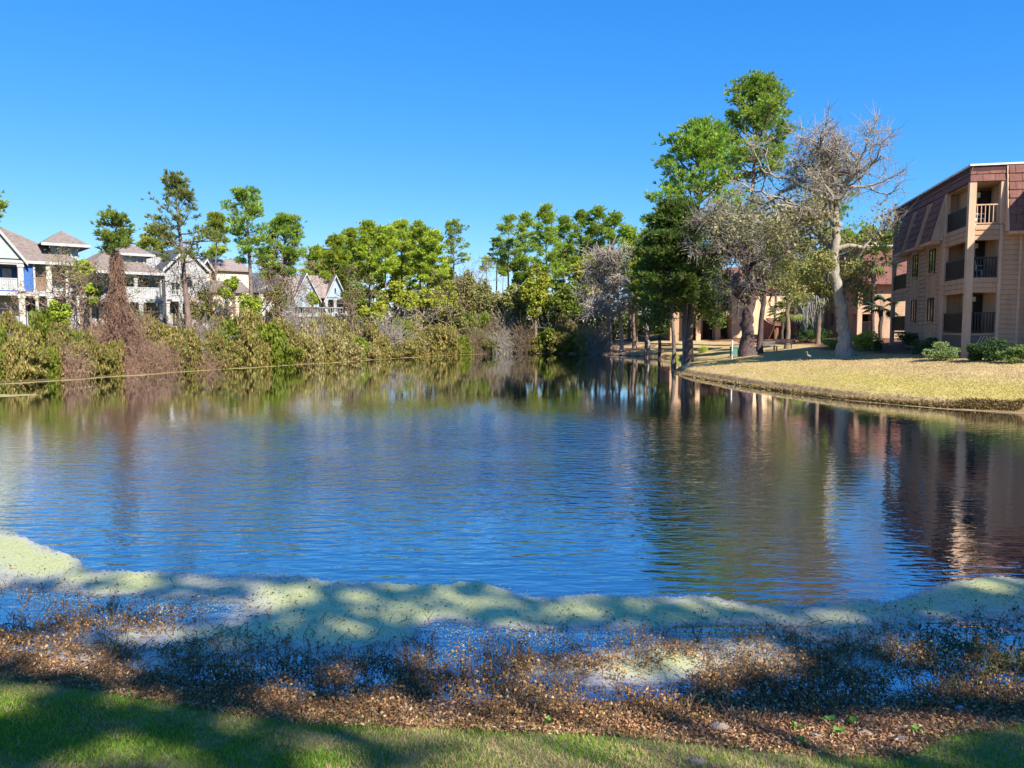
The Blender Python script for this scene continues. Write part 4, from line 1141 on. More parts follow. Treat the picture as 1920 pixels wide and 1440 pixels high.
for i, (px, py, D, cb, hf) in enumerate(back):
    pine("pine_tree", "darker pine in the second row of the middle stand, " + ("leftmost" if i == 0 else ["fourth", "third", "fifth", "second", "sixth"][0:0] and "" or ["", "third", "fourth", "fifth", "second", "sixth"][i] + " from the left"), "second row of the middle stand", px, py, D, cb, hf, rg(40 + i), dens=1.0, colors=((.06, .095, .022), (.14, .16, .035)))
pine("pine_tree", "lone slender pine right of the middle stand against the sky", None, 850, 421, 106, 506, 34, rg(50), trunk_px=846, dens=.72, clump=.85, env=([0, .3, .6, .85, 1], [.6, 1., .9, .7, .3]))
for i, (px, py, D, cb, hf) in enumerate([(605, 500, 108, 590, 30), (650, 490, 112, 580, 32), (700, 492, 110, 575, 30), (750, 488, 113, 560, 30), (800, 486, 110, 575, 32), (835, 500, 108, 590, 22)]):
    pine("pine_tree", ("leftmost" if i == 0 else order[i] + " from the left") + " low-crowned pine between the trunks of the middle stand", "low pines of the middle stand", px, py, D, cb, hf, rg(150 + i), dens=1.0, colors=((.10, .14, .02), (.24, .26, .036)))
for i, (px, py, D, cb, hf) in enumerate([(975, 480, 112, 570, 28), (1055, 470, 108, 570, 30), (1100, 466, 112, 570, 32), (1140, 470, 108, 570, 30), (1195, 470, 94, 570, 32)]):
    pine("pine_tree", ("leftmost" if i == 0 else order[i] + " from the left") + " low-crowned pine beneath the right stand", "low pines of the right stand", px, py, D, cb, hf, rg(170 + i), dens=1.0, colors=((.09, .14, .02), (.22, .26, .036)))
# right stand
right = [(932, 446, 122, 500, 22, .6), (954, 408, 118, 503, 36, .8), (985, 402, 112, 530, 30, .85), (1024, 384, 96, 600, 38, .95), (1058, 408, 104, 520, 32, .9), (1090, 398, 108, 520, 36, .9), (1122, 391, 106, 520, 36, .95), (1152, 404, 102, 520, 36, .95), (1180, 428, 98, 540, 34, .95)]
for i, (px, py, D, cb, hf, dn) in enumerate(right):
    pine("pine_tree", ("leftmost" if i == 0 else order[i] + " from the left") + " pine of the stand behind the pale bare tree", "pines of the right stand", px, py, D, cb, hf, rg(60 + i), dens=dn, colors=((.095, .16, .024), (.23, .28, .04)), nbr=34 if i == 3 else None)
pine("pine_tree", "tiny far pine with a tuft crown in the gap of sky", None, 943, 492, 140, 520, 12, rg(75), dens=.9, base_z=1.0)
pine("pine_tree", "sparse far pine at the left rim of the sky gap", None, 912, 482, 140, 512, 16, rg(76), dens=.45, base_z=1.0)
# the two big pines by the oaks
BIGC = ((.06, .125, .016), (.175, .235, .03))
pine("pine_tree", "tallest pine, its dark green crown topping the whole scene", "big pines by the oaks", 1420, 172, 78, 345, 92, rg(80), trunk_px=1402, dens=.86, colors=((.055, .115, .018), (.16, .215, .032)), r0=.42, nbr=46, clump=1.0, env=([0, .15, .4, .75, 1], [.8, .9, 1., .8, .3]), tl=.45)
pine("pine_tree", "broad bright pine with layered boughs left of the tallest pine", "big pines by the oaks", 1318, 252, 64, 470, 124, rg(81), trunk_px=1292, dens=.82, colors=BIGC, r0=.36, nbr=42, clump=1.0, env=([0, .2, .5, .8, 1], [.95, 1., .85, .6, .25]), tl=.45)
pine("pine_tree", "low dark pine under the broad bright pine", "big pines by the oaks", 1262, 392, 60, 575, 66, rg(82), trunk_px=1262, dens=1.0, colors=((.035, .07, .018), (.10, .14, .028)), nbr=44, clump=1.2, tl=.45)
pine("pine_tree", "yellow-green young pine at the left foot of the broad pine", "big pines by the oaks", 1216, 436, 78, 570, 34, rg(83), dens=1.0, colors=((.10, .14, .02), (.22, .24, .03)), nbr=34, clump=1.1)
pine("pine_tree", "pine crown showing between the two oaks", "big pines by the oaks", 1462, 415, 82, 540, 52, rg(84), dens=.95, colors=BIGC, nbr=34)
pine("pine_tree", "green pine crown behind the upper limbs of the pale oak", "big pines by the oaks", 1560, 300, 92, 470, 50, rg(85), dens=.75, colors=BIGC, nbr=30)
# broadleaf trees behind the apartment wing
leaf_tree("leafy_tree", "bushy green tree between pale oak and apartment block", "trees behind the apartment wing", 1640, 418, 104, 500, 40, rg(90), ((.07, .11, .02), (.17, .20, .04)), n=4200, size=.42)
leaf_tree("leafy_tree", "green treetop against the far end of the apartment block", "trees behind the apartment wing", 1690, 395, 108, 500, 36, rg(91), ((.07, .11, .02), (.17, .20, .04)), n=3600, size=.42)
leaf_tree("leafy_tree", "olive leafy tree before the set-back wing roof, left of the pale trunk", "trees behind the apartment wing", 1540, 455, 66, 560, 36, rg(93), ((.08, .12, .02), (.20, .23, .05)), n=3600, size=.26)
leaf_tree("leafy_tree", "olive tree filling the space right of the dark forked oak", "trees behind the apartment wing", 1482, 445, 64, 566, 44, rg(94), ((.09, .12, .03), (.22, .23, .07)), n=4600, size=.24)
leaf_tree("leafy_tree", "grey-green tree behind the dark forked oak", "trees behind the apartment wing", 1432, 450, 72, 560, 44, rg(95), ((.08, .11, .03), (.20, .22, .07)), n=4200, size=.26)
leaf_tree("leafy_tree", "green treetop behind the trunk of the pale oak", "trees behind the apartment wing", 1590, 428, 110, 510, 36, rg(92), ((.06, .10, .02), (.15, .18, .04)), n=3600, size=.42)
# mid height broadleaf trees of the wood edge
mids = [(668, 515, 92, 625, 30, 0), (740, 528, 90, 590, 34, 1), (790, 540, 88, 600, 34, 1), (835, 520, 96, 600, 30, 1), (880, 512, 104, 600, 32, 2), (925, 530, 98, 625, 34, 2), (965, 535, 96, 620, 32, 2), (1005, 500, 92, 600, 34, 1), (1075, 520, 96, 610, 40, 0), (1100, 470, 100, 560, 34, 1), (700, 560, 86, 625, 26, 1), (620, 505, 112, 580, 26, 0), (855, 560, 90, 640, 24, 2), (1040, 540, 93, 620, 28, 0)]
names = ["dark green", "yellow-green", "olive grey"]
place = ["just right of the twin gables", "under the middle stand", "under the right end of the middle stand", "below the lone slender pine", "at the left of the sky gap", "below the sky gap", "under the tiny far pine", "under the tall fourth pine of the right stand", "left of the pale bare tree", "above the pale bare tree's left side", "low in front of the middle stand", "behind the roof of the twin gables", "above the waterline shrubs below the lone pine", "beside the vine-wrapped trunk of the right stand"]
MC = [((.045, .09, .014), (.14, .18, .028)), ((.13, .17, .02), (.27, .28, .04)), ((.11, .125, .045), (.20, .20, .085))]
for i, (px, py, D, cb, hf, c) in enumerate(mids):
    leaf_tree("leafy_tree", names[c] + " leafy tree " + place[i], "leafy trees along the wood edge", px, py, D, cb, hf, rg(100 + i), MC[c], n=3400, size=.36, nb=13, c3=(.20, .14, .07), p3=.06)
for i, (px, py, D, cb, hf) in enumerate(((872, 508, 100, 630, 28), (905, 512, 104, 630, 26), (938, 522, 101, 640, 26), (962, 528, 100, 640, 24))):
    leaf_tree("leafy_tree", ["leftmost", "second from the left", "third from the left", "rightmost"][i] + " of the olive trees closing the sky gap", "olive trees in the sky gap", px, py, D, cb, hf, rg(190 + i), ((.10, .12, .04), (.21, .21, .08)), n=3400, size=.32, nb=13, c3=(.22, .16, .10), p3=.15)
# ------------------------------------------------------------------ bare and half bare trees
def bare_tree(name, label, px_base, py_base, D, first, rng, r0, trunkpts, bark, maxlev=5, minr=.018, lscale=1.0, **kw):
    """trunkpts: trunk polyline in pixels at D; first: limbs as (index into the trunk, direction, length, radius)"""
    global MAXLEV
    MAXLEV = maxlev
    tp = np.array([at(x, y, D) for x, y in trunkpts]); gz = hz(tp[0][0], D); tp[0][2] = gz - .1
    e = empty(name, (tp[0][0], D, gz), 0, label, "tree")
    base = np.array([tp[0][0], D, gz]); tp = tp - base
    k = 5; fine_ = np.concatenate([tp[i] + (tp[i + 1] - tp[i]) * np.linspace(0, 1, k)[:-1, None] for i in range(len(tp) - 1)] + [tp[-1:]])
    fine_[1:, :2] += rng.normal(0, r0 * .12, (len(fine_) - 1, 2))
    tt = np.linspace(0, 1, len(fine_)); rad = r0 * np.interp(tt, [0, .06, .14, 1], [1.75, 1.22, 1.0, .48])
    parts = [path_tube(fine_, rad, 14, .06, 3)]
    segs, tips = [], []
    for idx, dirv, L, r in first:
        p = fine_[min(int(idx * k), len(fine_) - 1)] if idx >= 0 else fine_[-1]
        d = np.array(dirv, float); d /= np.linalg.norm(d)
        branch_out(rng, p - d * r, d, L * lscale, r, 1, segs, tips, minr=minr, **kw)
    parts.append(segs_mesh(segs)); V, Q_ = merge(parts)
    mesh_np("trunk", V, Q_, bark, e, smooth=True)
    return e, segs, tips, base
# pale oak on the lawn
e, segs, tips, base = bare_tree("oak_tree", "pale grey oak with mossy limbs and thick flared trunk on the lawn", 1585, 660, 45, [
    (5.2, (-1, .1, .75), 1.7, .20), (5.6, (1, -.1, 1.3), 2.1, .17), (7.2, (-1, -.2, .3), 3.0, .22), (8.0, (-1, .3, .5), 2.9, .18), (8.6, (.8, .4, .9), 2.0, .17), (9.2, (-1, -.3, .8), 2.6, .15),
    (9.6, (.9, -.2, .7), 2.1, .17), (10, (-.4, .2, 1.2), 2.1, .19), (10, (.5, .1, 1.2), 2.1, .19), (6.6, (-.9, .4, .25), 2.1, .2), (9.9, (.1, -.6, 1.0), 1.9, .16), (7.6, (-.5, -.8, .5), 2.0, .17)],
    rg(208), .36, [(1585, 662), (1583, 640), (1580, 610), (1577, 580), (1572, 555), (1568, 530), (1563, 500), (1565, 465), (1568, 430), (1566, 400), (1566, 375)], BARK_O, maxlev=5, minr=.011, lscale=.86, up=.05, curl=.26, decay=(.6, .84))
ends = np.array([s[1] for s in segs if s[4] >= 4]); rngo = rg(202)
BARK_T = barkmat("pinkish_twig_bark", (.42, .345, .27), (.27, .22, .17))
sm = [s for s in segs if s[4] >= 4]
V, Q_ = tubes([s[0] + rngo.normal(0, .04, 3) for s in sm], [s[1] + rngo.normal(0, .45, 3) for s in sm], [.011] * len(sm), [.006] * len(sm), 3)
tw = mesh_np("twigs", V, Q_, BARK_T, e); tw["kind"] = "stuff"
def tipleaves(e, ends, rng, sel, n, size, colors, spread=.35, name="foliage", zmin=None, zmax=None):
    P = ends[sel]
    P = P[rng.integers(0, len(P), n)] + rng.normal(0, spread, (n, 3))
    V, T = leaf_quads(P, rng, size * rng.uniform(.6, 1.3, n), up=.3)
    return mesh_np(name, V, T, LEAF, e, col=tint(rng, n, 4, *colors, jit=.25))
wx, wy, _ = topx(ends[:, 0] + base[0], ends[:, 1] + base[1], ends[:, 2] + base[2])
tipleaves(e, ends, rngo, (wy > 400) & (wx < 1660), 3800, .20, ((.13, .13, .06), (.26, .25, .13)), .5)
tipleaves(e, ends, rngo, (wx < 1540) & (wy > 270), 2600, .14, ((.17, .16, .07), (.30, .28, .14)), .4, name="upper_foliage")
def moss(e, pts, rng, n, length, name="spanish_moss"):
    """grey strands hanging from the limbs"""
    P = pts[rng.integers(0, len(pts), n)] + rng.normal(0, .12, (n, 3)) * [1, 1, .3]
    L = length * rng.uniform(.4, 1.3, n); k = 4
    S0, S1, A0, A1 = [], [], [], []
    cur = P.copy()
    for i in range(k):
        nx = cur + np.stack([rng.normal(0, .05, n), rng.normal(0, .05, n), -L / k], 1)
        S0.append(cur); S1.append(nx); A0.append(np.full(n, .035 * (1 - i / k) + .008)); A1.append(np.full(n, .035 * (1 - (i + 1) / k) + .006)); cur = nx
    V, Q_ = tubes(np.concatenate(S0), np.concatenate(S1), np.concatenate(A0), np.concatenate(A1), 3)
    o = mesh_np(name, V, Q_, MOSS, e); o["kind"] = "stuff"; return o
MOSS = surf("spanish_moss", (.42, .40, .37), (.26, .25, .22), rough=1.0, scale=8)
lowp = ends[(wy > 480) & (wx < 1575)]
if len(lowp): moss(e, lowp, rngo, 260, 1.1)
# dense leafy low crown around the oak's lower limbs
bl = [(*(at(x, y, 45 + dy) - base), r, r, r * .8) for x, y, dy, r in ((1520, 520, .5, .9), (1500, 555, 0, .8), (1545, 490, -.5, .9), (1560, 545, .6, .8), (1600, 505, .3, .9), (1622, 545, 0, .6), (1535, 575, .2, .6), (1480, 530, .4, .8), (1470, 500, 1, .8), (1600, 460, .5, .7), (1610, 565, .2, .4), (1510, 460, 1, .8), (1450, 470, 1, .7))]
P, d = blob_points(rngo, 5200, bl, .25); V, T = leaf_quads(P, rngo, .16 * rngo.uniform(.7, 1.3, len(P)))
mesh_np("lower_crown", V, T, LEAF, e, col=tint(rngo, len(P), 4, (.11, .12, .04), (.24, .24, .10), jit=.25))
mp_ = np.array([at(x, y, 45) - base for x, y in ((1512, 560), (1520, 565), (1528, 556), (1536, 566), (1545, 560), (1508, 572))])
moss(e, mp_, rngo, 70, 1.3)
# dark forked oak
e, segs, tips, base = bare_tree("oak_tree", "dark oak with low V-forked trunk and hazy grey twigs, left of pale oak", 1405, 642, 57, [
    (2.2, (-1, .1, 1.0), 2.6, .26), (2.6, (1, -.1, .55), 2.3, .26), (3.4, (-.6, .3, 1.2), 2.4, .24), (4.0, (.5, -.3, 1.2), 2.4, .24), (5, (-.3, .2, 1), 2.3, .22), (5, (.4, .3, 1), 2.3, .22), (4.4, (-1, -.4, .7), 2.3, .2), (4.6, (1, .4, .7), 2.3, .2), (4.8, (0, -1, .8), 2.0, .18)],
    rg(211), .46, [(1403, 645), (1401, 615), (1402, 590), (1408, 560), (1410, 530), (1408, 500)], BARK_D, maxlev=5, minr=.017, up=.06, curl=.26, decay=(.62, .85))
ends = np.array([s[1] for s in segs if s[4] >= 4]); rngo = rg(212)
tipleaves(e, ends, rngo, np.ones(len(ends), bool), 4600, .18, ((.11, .12, .04), (.25, .24, .10)), .5)
sm = [s for s in segs if s[4] >= 4]
V, Q_ = tubes([s[0] + rngo.normal(0, .2, 3) for s in sm], [s[1] + rngo.normal(0, .45, 3) for s in sm], [.012] * len(sm), [.008] * len(sm), 3)
mesh_np("twigs", V, Q_, BARK_G, e)["kind"] = "stuff"
moss(e, ends[ends[:, 2] < np.percentile(ends[:, 2], 30)], rngo, 90, .7)
# second trunk beside it
e2, _, _, _ = bare_tree("oak_tree", "slim leaning trunk just right of the dark forked oak", 1430, 642, 59, [(4, (-.3, .1, 1), 2.0, .14), (4, (.5, .2, 1), 2.0, .13), (3, (1, 0, .6), 1.5, .1)], rg(213), .2, [(1424, 642), (1427, 600), (1433, 560), (1436, 520), (1438, 490)], BARK_D, maxlev=4, minr=.017)
# pale bare tree at the far shore
BARK_W = barkmat("bleached_twig_bark", (.47, .40, .32), (.30, .25, .20))
e, segs, tips, base = bare_tree("bare_tree", "pale leafless tree with dense twigs at the far shore", 1165, 642, 86, [
    (2, (-1, .2, .8), 2.4, .16), (2.4, (1, -.2, .8), 2.4, .16), (3, (-.8, -.5, 1), 2.5, .15), (3.4, (.7, .5, 1), 2.5, .15), (4, (-.3, .3, 1), 2.4, .15), (4, (.4, -.2, 1), 2.4, .15), (2.6, (-1, -.6, .3), 2.2, .14), (2.8, (1, .3, .25), 2.4, .14)],
    rg(221), .2, [(1166, 642), (1165, 620), (1164, 600), (1160, 580), (1158, 555)], BARK_W, maxlev=5, minr=.026, curl=.34, up=.03)
sm = [s for s in segs if s[4] >= 3]; rngo = rg(222)
V, Q_ = tubes([s[0] for s in sm for _ in range(2)], [s[1] + rngo.normal(0, .5, 3) for s in sm for _ in range(2)], [.028] * len(sm) * 2, [.02] * len(sm) * 2, 3)
mesh_np("twigs", V, Q_, BARK_W, e)["kind"] = "stuff"
for i, (px, D, hgt, lab) in enumerate(((1190, 88, 520, "slim reddish trunk standing right of the pale leafless tree"), (1215, 84, 500, "straight pale trunk between sandy bank and dark pine"), (1288, 66, 430, "bright trunk with flared base below the broad pine"), (1145, 90, 540, "thin trunk left of the pale leafless tree"))):
    bare_tree("bare_tree", lab, px, 642, D, [(3, (-.5, .2, 1), 1.6, .07), (3, (.5, -.2, 1), 1.6, .07), (2.4, (.8, .2, .8), 1.2, .05)], rg(230 + i), .19 if i != 2 else .3, [(px, 642), (px - 2, 605), (px - 3, 570), (px - 4, hgt)], BARK_G if i != 0 else BARK_P, maxlev=3, minr=.02)
for i, (px, py, D, cb, lab) in enumerate(((790, 560, 88, 640, "grey leafless sapling low in the middle stand"), (845, 540, 88, 645, "buff leafless tree leaning at the waterline below the lone pine"), (945, 580, 98, 640, "pale branching dead tree over the sandy notch"), (1035, 590, 93, 650, "fallen grey limb tree hanging over the far water"), (660, 560, 84, 640, "brown leafless thicket tree right of the twin gables"), (900, 512, 110, 600, "bare grey treetop beneath the sky gap"), (870, 500, 112, 600, "bare pinkish treetop left of the sky gap"), (150, 520, 52, 620, "brown leafless tree in front of the first house"), (600, 590, 76, 650, "tangle of bare stems below the twin gables"), (420, 570, 66, 640, "pinkish leafless bush tree before the stucco wall"), (520, 480, 72, 600, "brown vine tangle around the shorter pine"))):
    h_ = at(px, py, D)[2] - at(px, cb, D)[2]
    bare_tree("bare_tree", lab, px, cb, D, [(1, (-1, .2, .9), h_ * .42, .07), (1.4, (1, -.2, .9), h_ * .42, .07), (2, (-.4, .3, 1), h_ * .4, .07), (2, (.4, -.4, 1), h_ * .4, .07), (.8, (.8, .6, 1), h_ * .4, .06), (.6, (-.9, -.5, 1), h_ * .4, .06)], rg(240 + i), .09, [(px, cb), (px + 2, cb - (cb - py) * .25), (px, cb - (cb - py) * .5)], [BARK_G, BARK_B, BARK_G, BARK_G, BARK_B, BARK_G, BARK_B, BARK_B, BARK_B, BARK_R, BARK_R][i], maxlev=4, minr=.016, curl=.35)

# vine-draped pine at the left bank
D = 50
e = pine("pine_tree", "pine with its trunk buried in a skirt of reddish brown vines", None, 218, 404, D, 478, 27, rg(301), trunk_px=222, dens=.62, clump=.8, colors=((.07, .11, .02), (.16, .19, .035)), r0=.22, nbr=16, base_z=.9)
rngo = rg(302)
n = 1250
zt = at(215, 470, D)[2] - .9
u = rngo.random(n); z0 = zt * u; th0 = rngo.uniform(0, 6.28, n); q0 = rngo.uniform(.12, 1.05, n) ** .8
prof = lambda z: np.interp(z / zt, [-.2, 0, .15, .3, .5, .7, .85, 1.05], [1.6, 1.5, 1.35, 1.05, .58, .46, .42, .3])
S0, S1, A = [], [], []
cur = np.stack([np.cos(th0) * prof(z0) * q0, np.sin(th0) * prof(z0) * q0, z0], 1)
for k in range(4):
    th0 = th0 + rngo.normal(0, .2, n); znew = np.maximum(cur[:, 2] - rngo.uniform(.1, .5, n), -.6); rr_ = prof(znew) * q0 * rngo.uniform(.8, 1.25, n) * (.55 + .95 * vnoise(np.cos(th0) * 1.6 + 9, znew * 1.1 + np.sin(th0) * 1.6, 7))
    nx = np.stack([np.cos(th0) * rr_, np.sin(th0) * rr_, znew], 1); S0.append(cur); S1.append(nx); A.append(rngo.uniform(.008, .024, n)); cur = nx
V, Q_ = tubes(np.concatenate(S0), np.concatenate(S1), np.concatenate(A), np.concatenate(A) * .8, 3)
mesh_np("vine_skirt", V, Q_, barkmat("vine_bark", (.36, .21, .15), (.10, .06, .045)), e)
P = np.concatenate(S1)[rngo.integers(0, 4 * n, 900)] + rngo.normal(0, .12, (900, 3)); V, T = leaf_quads(P, rngo, .13)
mesh_np("vine_leaves", V, T, LEAF, e, col=tint(rngo, 900, 4, (.10, .09, .03), (.24, .17, .08), jit=.3))
zz = np.linspace(-.4, zt, 14); V, Q_ = path_tube(np.stack([np.sin(zz) * .1, zz * 0, zz], 1), prof(zz) * .3, 10, .25, 4); mesh_np("vine_core", V, Q_, barkmat("vine_core_bark", (.11, .065, .05), (.05, .032, .026)), e)

# ------------------------------------------------------------------ palmettos
FROND = leafmat("palm_frond", .3)
def palmetto(px, py_crown, D, r, label, rng, colors=((.10, .14, .03), (.22, .25, .06)), trunk=True, cat="palm", grp="palmettos by the apartments"):
    c = at(px, py_crown, D); gz = hz(c[0], D); H = c[2] - gz
    e = empty("palmetto", (c[0], D, gz), 0, label, cat, grp)
    zz = np.linspace(-.1, H, 7)
    V, Q_ = path_tube(np.stack([rng.normal(0, .03, 7), rng.normal(0, .03, 7), zz], 1), np.interp(zz / max(H, .1), [0, .1, .8, 1], [.2, .15, .16, .22]), 9, .08); mesh_np("trunk", V, Q_, BARK_D, e, smooth=True)
    for i in range(22):
        az = i * 2.4 + rng.normal(0, .2); el = rng.uniform(-.7, 1.2)
        d = np.array([math.cos(az) * math.cos(el), math.sin(az) * math.cos(el), math.sin(el)])
        st = np.array([0, 0, H]); tip = st + d * r * .55
        sd_ = np.cross(d, [0, 0, 1.]); sd_ /= np.linalg.norm(sd_); up_ = np.cross(sd_, d)
        V = []; T = []
        nb = 11
        for k in range(nb):
            a_ = (k / (nb - 1) - .5) * 2.6; dd = d * math.cos(a_) + sd_ * math.sin(a_) - np.array([0, 0, .25 + .1 * abs(a_)])
            L = r * .6 * (1 - .18 * abs(a_)); wv_ = np.cross(dd, up_); wv_ /= np.linalg.norm(wv_)
            j = len(V); V += [tip - wv_ * .02, tip + dd * L * .5 + wv_ * .055, tip + dd * L + np.array([0, 0, -.1 * r]), tip + dd * L * .5 - wv_ * .055]; T += [(j, j + 1, j + 2), (j, j + 2, j + 3)]
        j = len(V); V += [st - sd_ * .015, st + sd_ * .015, tip + sd_ * .015, tip - sd_ * .015]; T += [(j, j + 1, j + 2), (j, j + 2, j + 3)]
        mesh_np("frond", V, np.array(T), FROND, e, col=tint(rng, 1, len(V), *colors))
    return e
palmetto(1490, 578, 74, 1.9, "palmetto with dark trunk beside the entrance shed", rg(401))
palmetto(1468, 585, 78, 1.5, "smaller sunlit palmetto left of the entrance shed's palm", rg(402))
palmetto(1652, 575, 60, 1.3, "dark fan palm against the shaded wing wall", rg(403), colors=((.03, .06, .03), (.06, .10, .05)))
palmetto(1237, 612, 74, 1.2, "small palmetto at the left edge of the dark trees", rg(404))
palmetto(1640, 490, 66, 2.0, "tall bright palmetto rising before the set-back wing roof", rg(405), colors=((.12, .18, .03), (.24, .28, .05)))
# ------------------------------------------------------------------ bank shrubs: a few kinds, copied with their parts
def shrub_proto(rng, colors, n, size, nb=9, c3=None, p3=0., shell=.5, twig=BARK_B):
    e = empty("shrub", (0, 0, 0))
    bl = lumps(rng, nb, 1.0, .85, .52, .5, (.3, .5), low=-1) + [(rng.uniform(-.6, .6), rng.uniform(-.5, .5), .22, .45, .4, .28) for _ in range(4)]
    P, d = blob_points(rng, n, bl, shell); P[:, 2] = np.abs(P[:, 2])
    V, T = leaf_quads(P, rng, size * rng.uniform(.6, 1.3, n), nrm=d * .6)
    mesh_np("foliage", V, T, LEAF, e, col=tint(rng, n, 4, *colors, c3=c3, p3=p3, jit=.3))
    V, Q_ = limbs(rng, np.array([0, 0, -.1]), [np.array(b[:3]) for b in bl], .035, 4); mesh_np("stems", V, Q_, twig, e)
    return e
def bramble_proto(rng, n, bark, r=.012, leaves=0, colors=None):
    """arching bare canes"""
    e = empty("bramble", (0, 0, 0))
    th = rng.uniform(0, 6.28, n); b = np.stack([rng.normal(0, .5, n), rng.normal(0, .4, n), np.zeros(n) - .05], 1)
    d = np.stack([np.cos(th) * .5, np.sin(th) * .5, rng.uniform(1.0, 2.2, n)], 1); L = rng.uniform(.6, 1.35, n)
    S0, S1, A = [], [], []; cur = b
    for k in range(5):
        d = d + np.stack([rng.normal(0, .22, n) + np.cos(th) * .12, rng.normal(0, .22, n) + np.sin(th) * .12, -rng.uniform(.05, .55, n)], 1)
        nx = cur + d / np.linalg.norm(d, axis=1, keepdims=True) * (L / 5)[:, None]; nx[:, 2] = np.maximum(nx[:, 2], .0); S0.append(cur); S1.append(nx); A.append(np.full(n, r * (1 - k * .13))); cur = nx
    V, Q_ = tubes(np.concatenate(S0), np.concatenate(S1), np.concatenate(A), np.concatenate(A) * .85, 3)
    mesh_np("canes", V, Q_, bark, e)
    if leaves:
        allp = np.concatenate(S1); P = allp[rng.integers(0, len(allp), leaves)] + rng.normal(0, .05, (leaves, 3)); V, T = leaf_quads(P, rng, .075)
        mesh_np("foliage", V, T, LEAF, e, col=tint(rng, leaves, 4, *colors, jit=.3))
    return e
G1, G2 = ((.055, .085, .012), (.16, .18, .025)), ((.085, .095, .025), (.18, .17, .05))
G3 = ((.13, .13, .055), (.25, .235, .11))
protos = {
    "green": [shrub_proto(rg(501), G1, 2600, .14), shrub_proto(rg(502), G1, 2600, .14, nb=12)],
    "olive": [shrub_proto(rg(503), G2, 2600, .12, c3=(.25, .17, .09), p3=.2), shrub_proto(rg(504), G2, 2600, .12, nb=12, c3=(.25, .17, .09), p3=.25)],
    "grey-olive": [shrub_proto(rg(505), G3, 2200, .11, c3=(.28, .20, .13), p3=.2)],
    "reddish bare": [bramble_proto(rg(506), 480, BARK_R, leaves=700, colors=G3), bramble_proto(rg(507), 480, BARK_R, leaves=800, colors=G2)],
    "buff bare": [bramble_proto(rg(508), 520, BARK_G, leaves=700, colors=G3), bramble_proto(rg(509), 560, BARK_B, leaves=900, colors=G2)],
}
used = set()
ORD = ["first", "second", "third", "fourth", "fifth", "sixth", "seventh", "eighth", "ninth", "tenth", "eleventh", "twelfth", "thirteenth", "fourteenth", "fifteenth", "sixteenth", "seventeenth", "eighteenth", "nineteenth", "twentieth"]
def nth(i): return ORD[i] if i < 20 else "twenty-" + ORD[i - 20]
def put(kind, k, loc, sx, sy, sz, rz, label, group):
    p = protos[kind][k % len(protos[kind])]
    o = p if p.name not in used else copy_tree(p)
    used.add(p.name)
    o.location = [float(c) for c in loc]; o.scale = (sx, sy, sz); o.rotation_euler = (0, 0, rz)
    tag(o, label, "shrub" if "bare" not in kind else "bramble", group)
    return o
rng = rg(510)
wl_px = np.array(right_px[14:], float)[::-1]          # waterline from left (x = 0) to the far cove
def waterline_y(px): return float(np.interp(px, wl_px[:, 0], wl_px[:, 1]))
def kinds_at(px, row):
    tab = [(-60, 118, ["green", "green", "olive"]), (118, 190, ["reddish bare", "olive", "green"]), (190, 265, ["reddish bare", "reddish bare", "olive"]), (265, 420, ["olive", "reddish bare", "buff bare", "green", "reddish bare"]),
           (420, 570, ["green", "olive", "olive", "buff bare"]), (570, 670, ["buff bare", "grey-olive", "buff bare", "olive"]), (670, 860, ["olive", "green", "grey-olive", "olive", "buff bare"]), (860, 940, ["green", "green", "buff bare"]), (940, 1135, ["olive", "olive", "green", "buff bare"])]
    for a_, b_, k in tab:
        if a_ <= px < b_: return k[rng.integers(0, len(k))]
    return "olive"
spots = []
px = -30.0
while px < 1125:                                     # front row at the waterline
    wy_ = waterline_y(max(px, 0)); D = 3 * F / (wy_ - 615.0)
    if not 948 < px < 962: spots.append((px, D + pxm(D, 13) + .3, kinds_at(px, 0), pxm(D, rng.uniform(22, 34)), pxm(D, rng.uniform(30, 86) if px > 118 else rng.uniform(60, 92)) * (1.0 if px < 640 else .72), 0))
    px += rng.uniform(19, 27)
px = -40.0
while px < 1110:                                     # second row higher on the bank
    wy_ = waterline_y(max(px, 0)); D = 3 * F / (wy_ - 615.0) + rng.uniform(3.5, 6)
    spots.append((px, D, kinds_at(px, 1), pxm(D, rng.uniform(24, 36)), pxm(D, rng.uniform(44, 104) if px > 118 else rng.uniform(70, 96)) * (1.0 if px < 640 else .72), 1))
    px += rng.uniform(24, 34)
px = 0.0
while px < 680:                                      # third row against the houses
    wy_ = waterline_y(px); D = min(3 * F / (wy_ - 615.0) + rng.uniform(8, 11), 57 + px * .045)
    spots.append((px, D, ["olive", "grey-olive", "buff bare", "green", "buff bare"][rng.integers(0, 5)], pxm(D, rng.uniform(18, 30)), pxm(D, rng.uniform(40, 66)), 2))
    px += rng.uniform(30, 42)
spots.sort(key=lambda s: s[0])
cnt = {}
rown = ["at the waterline", "in the second row up the bank", "on the bank top before the houses"]
for i, (px, D, kd, rx, hh, row) in enumerate(spots):
    key = (kd, row); c = cnt.get(key, 0); cnt[key] = c + 1
    x = at(px, 650, D)[0]; word = {"green": "bright green shrub", "olive": "olive green shrub", "grey-olive": "greyish olive shrub", "reddish bare": "reddish leafless bramble", "buff bare": "buff half-bare bramble"}[kd]
    put(kd, rng.integers(0, 9), (x, D, hz(x, D) - .12), rx, rx * .9, hh / .95, rng.uniform(0, 6.28), f"{word} {rown[row]}, {nth(c)} such from the left", "shrubs of the left and far banks")
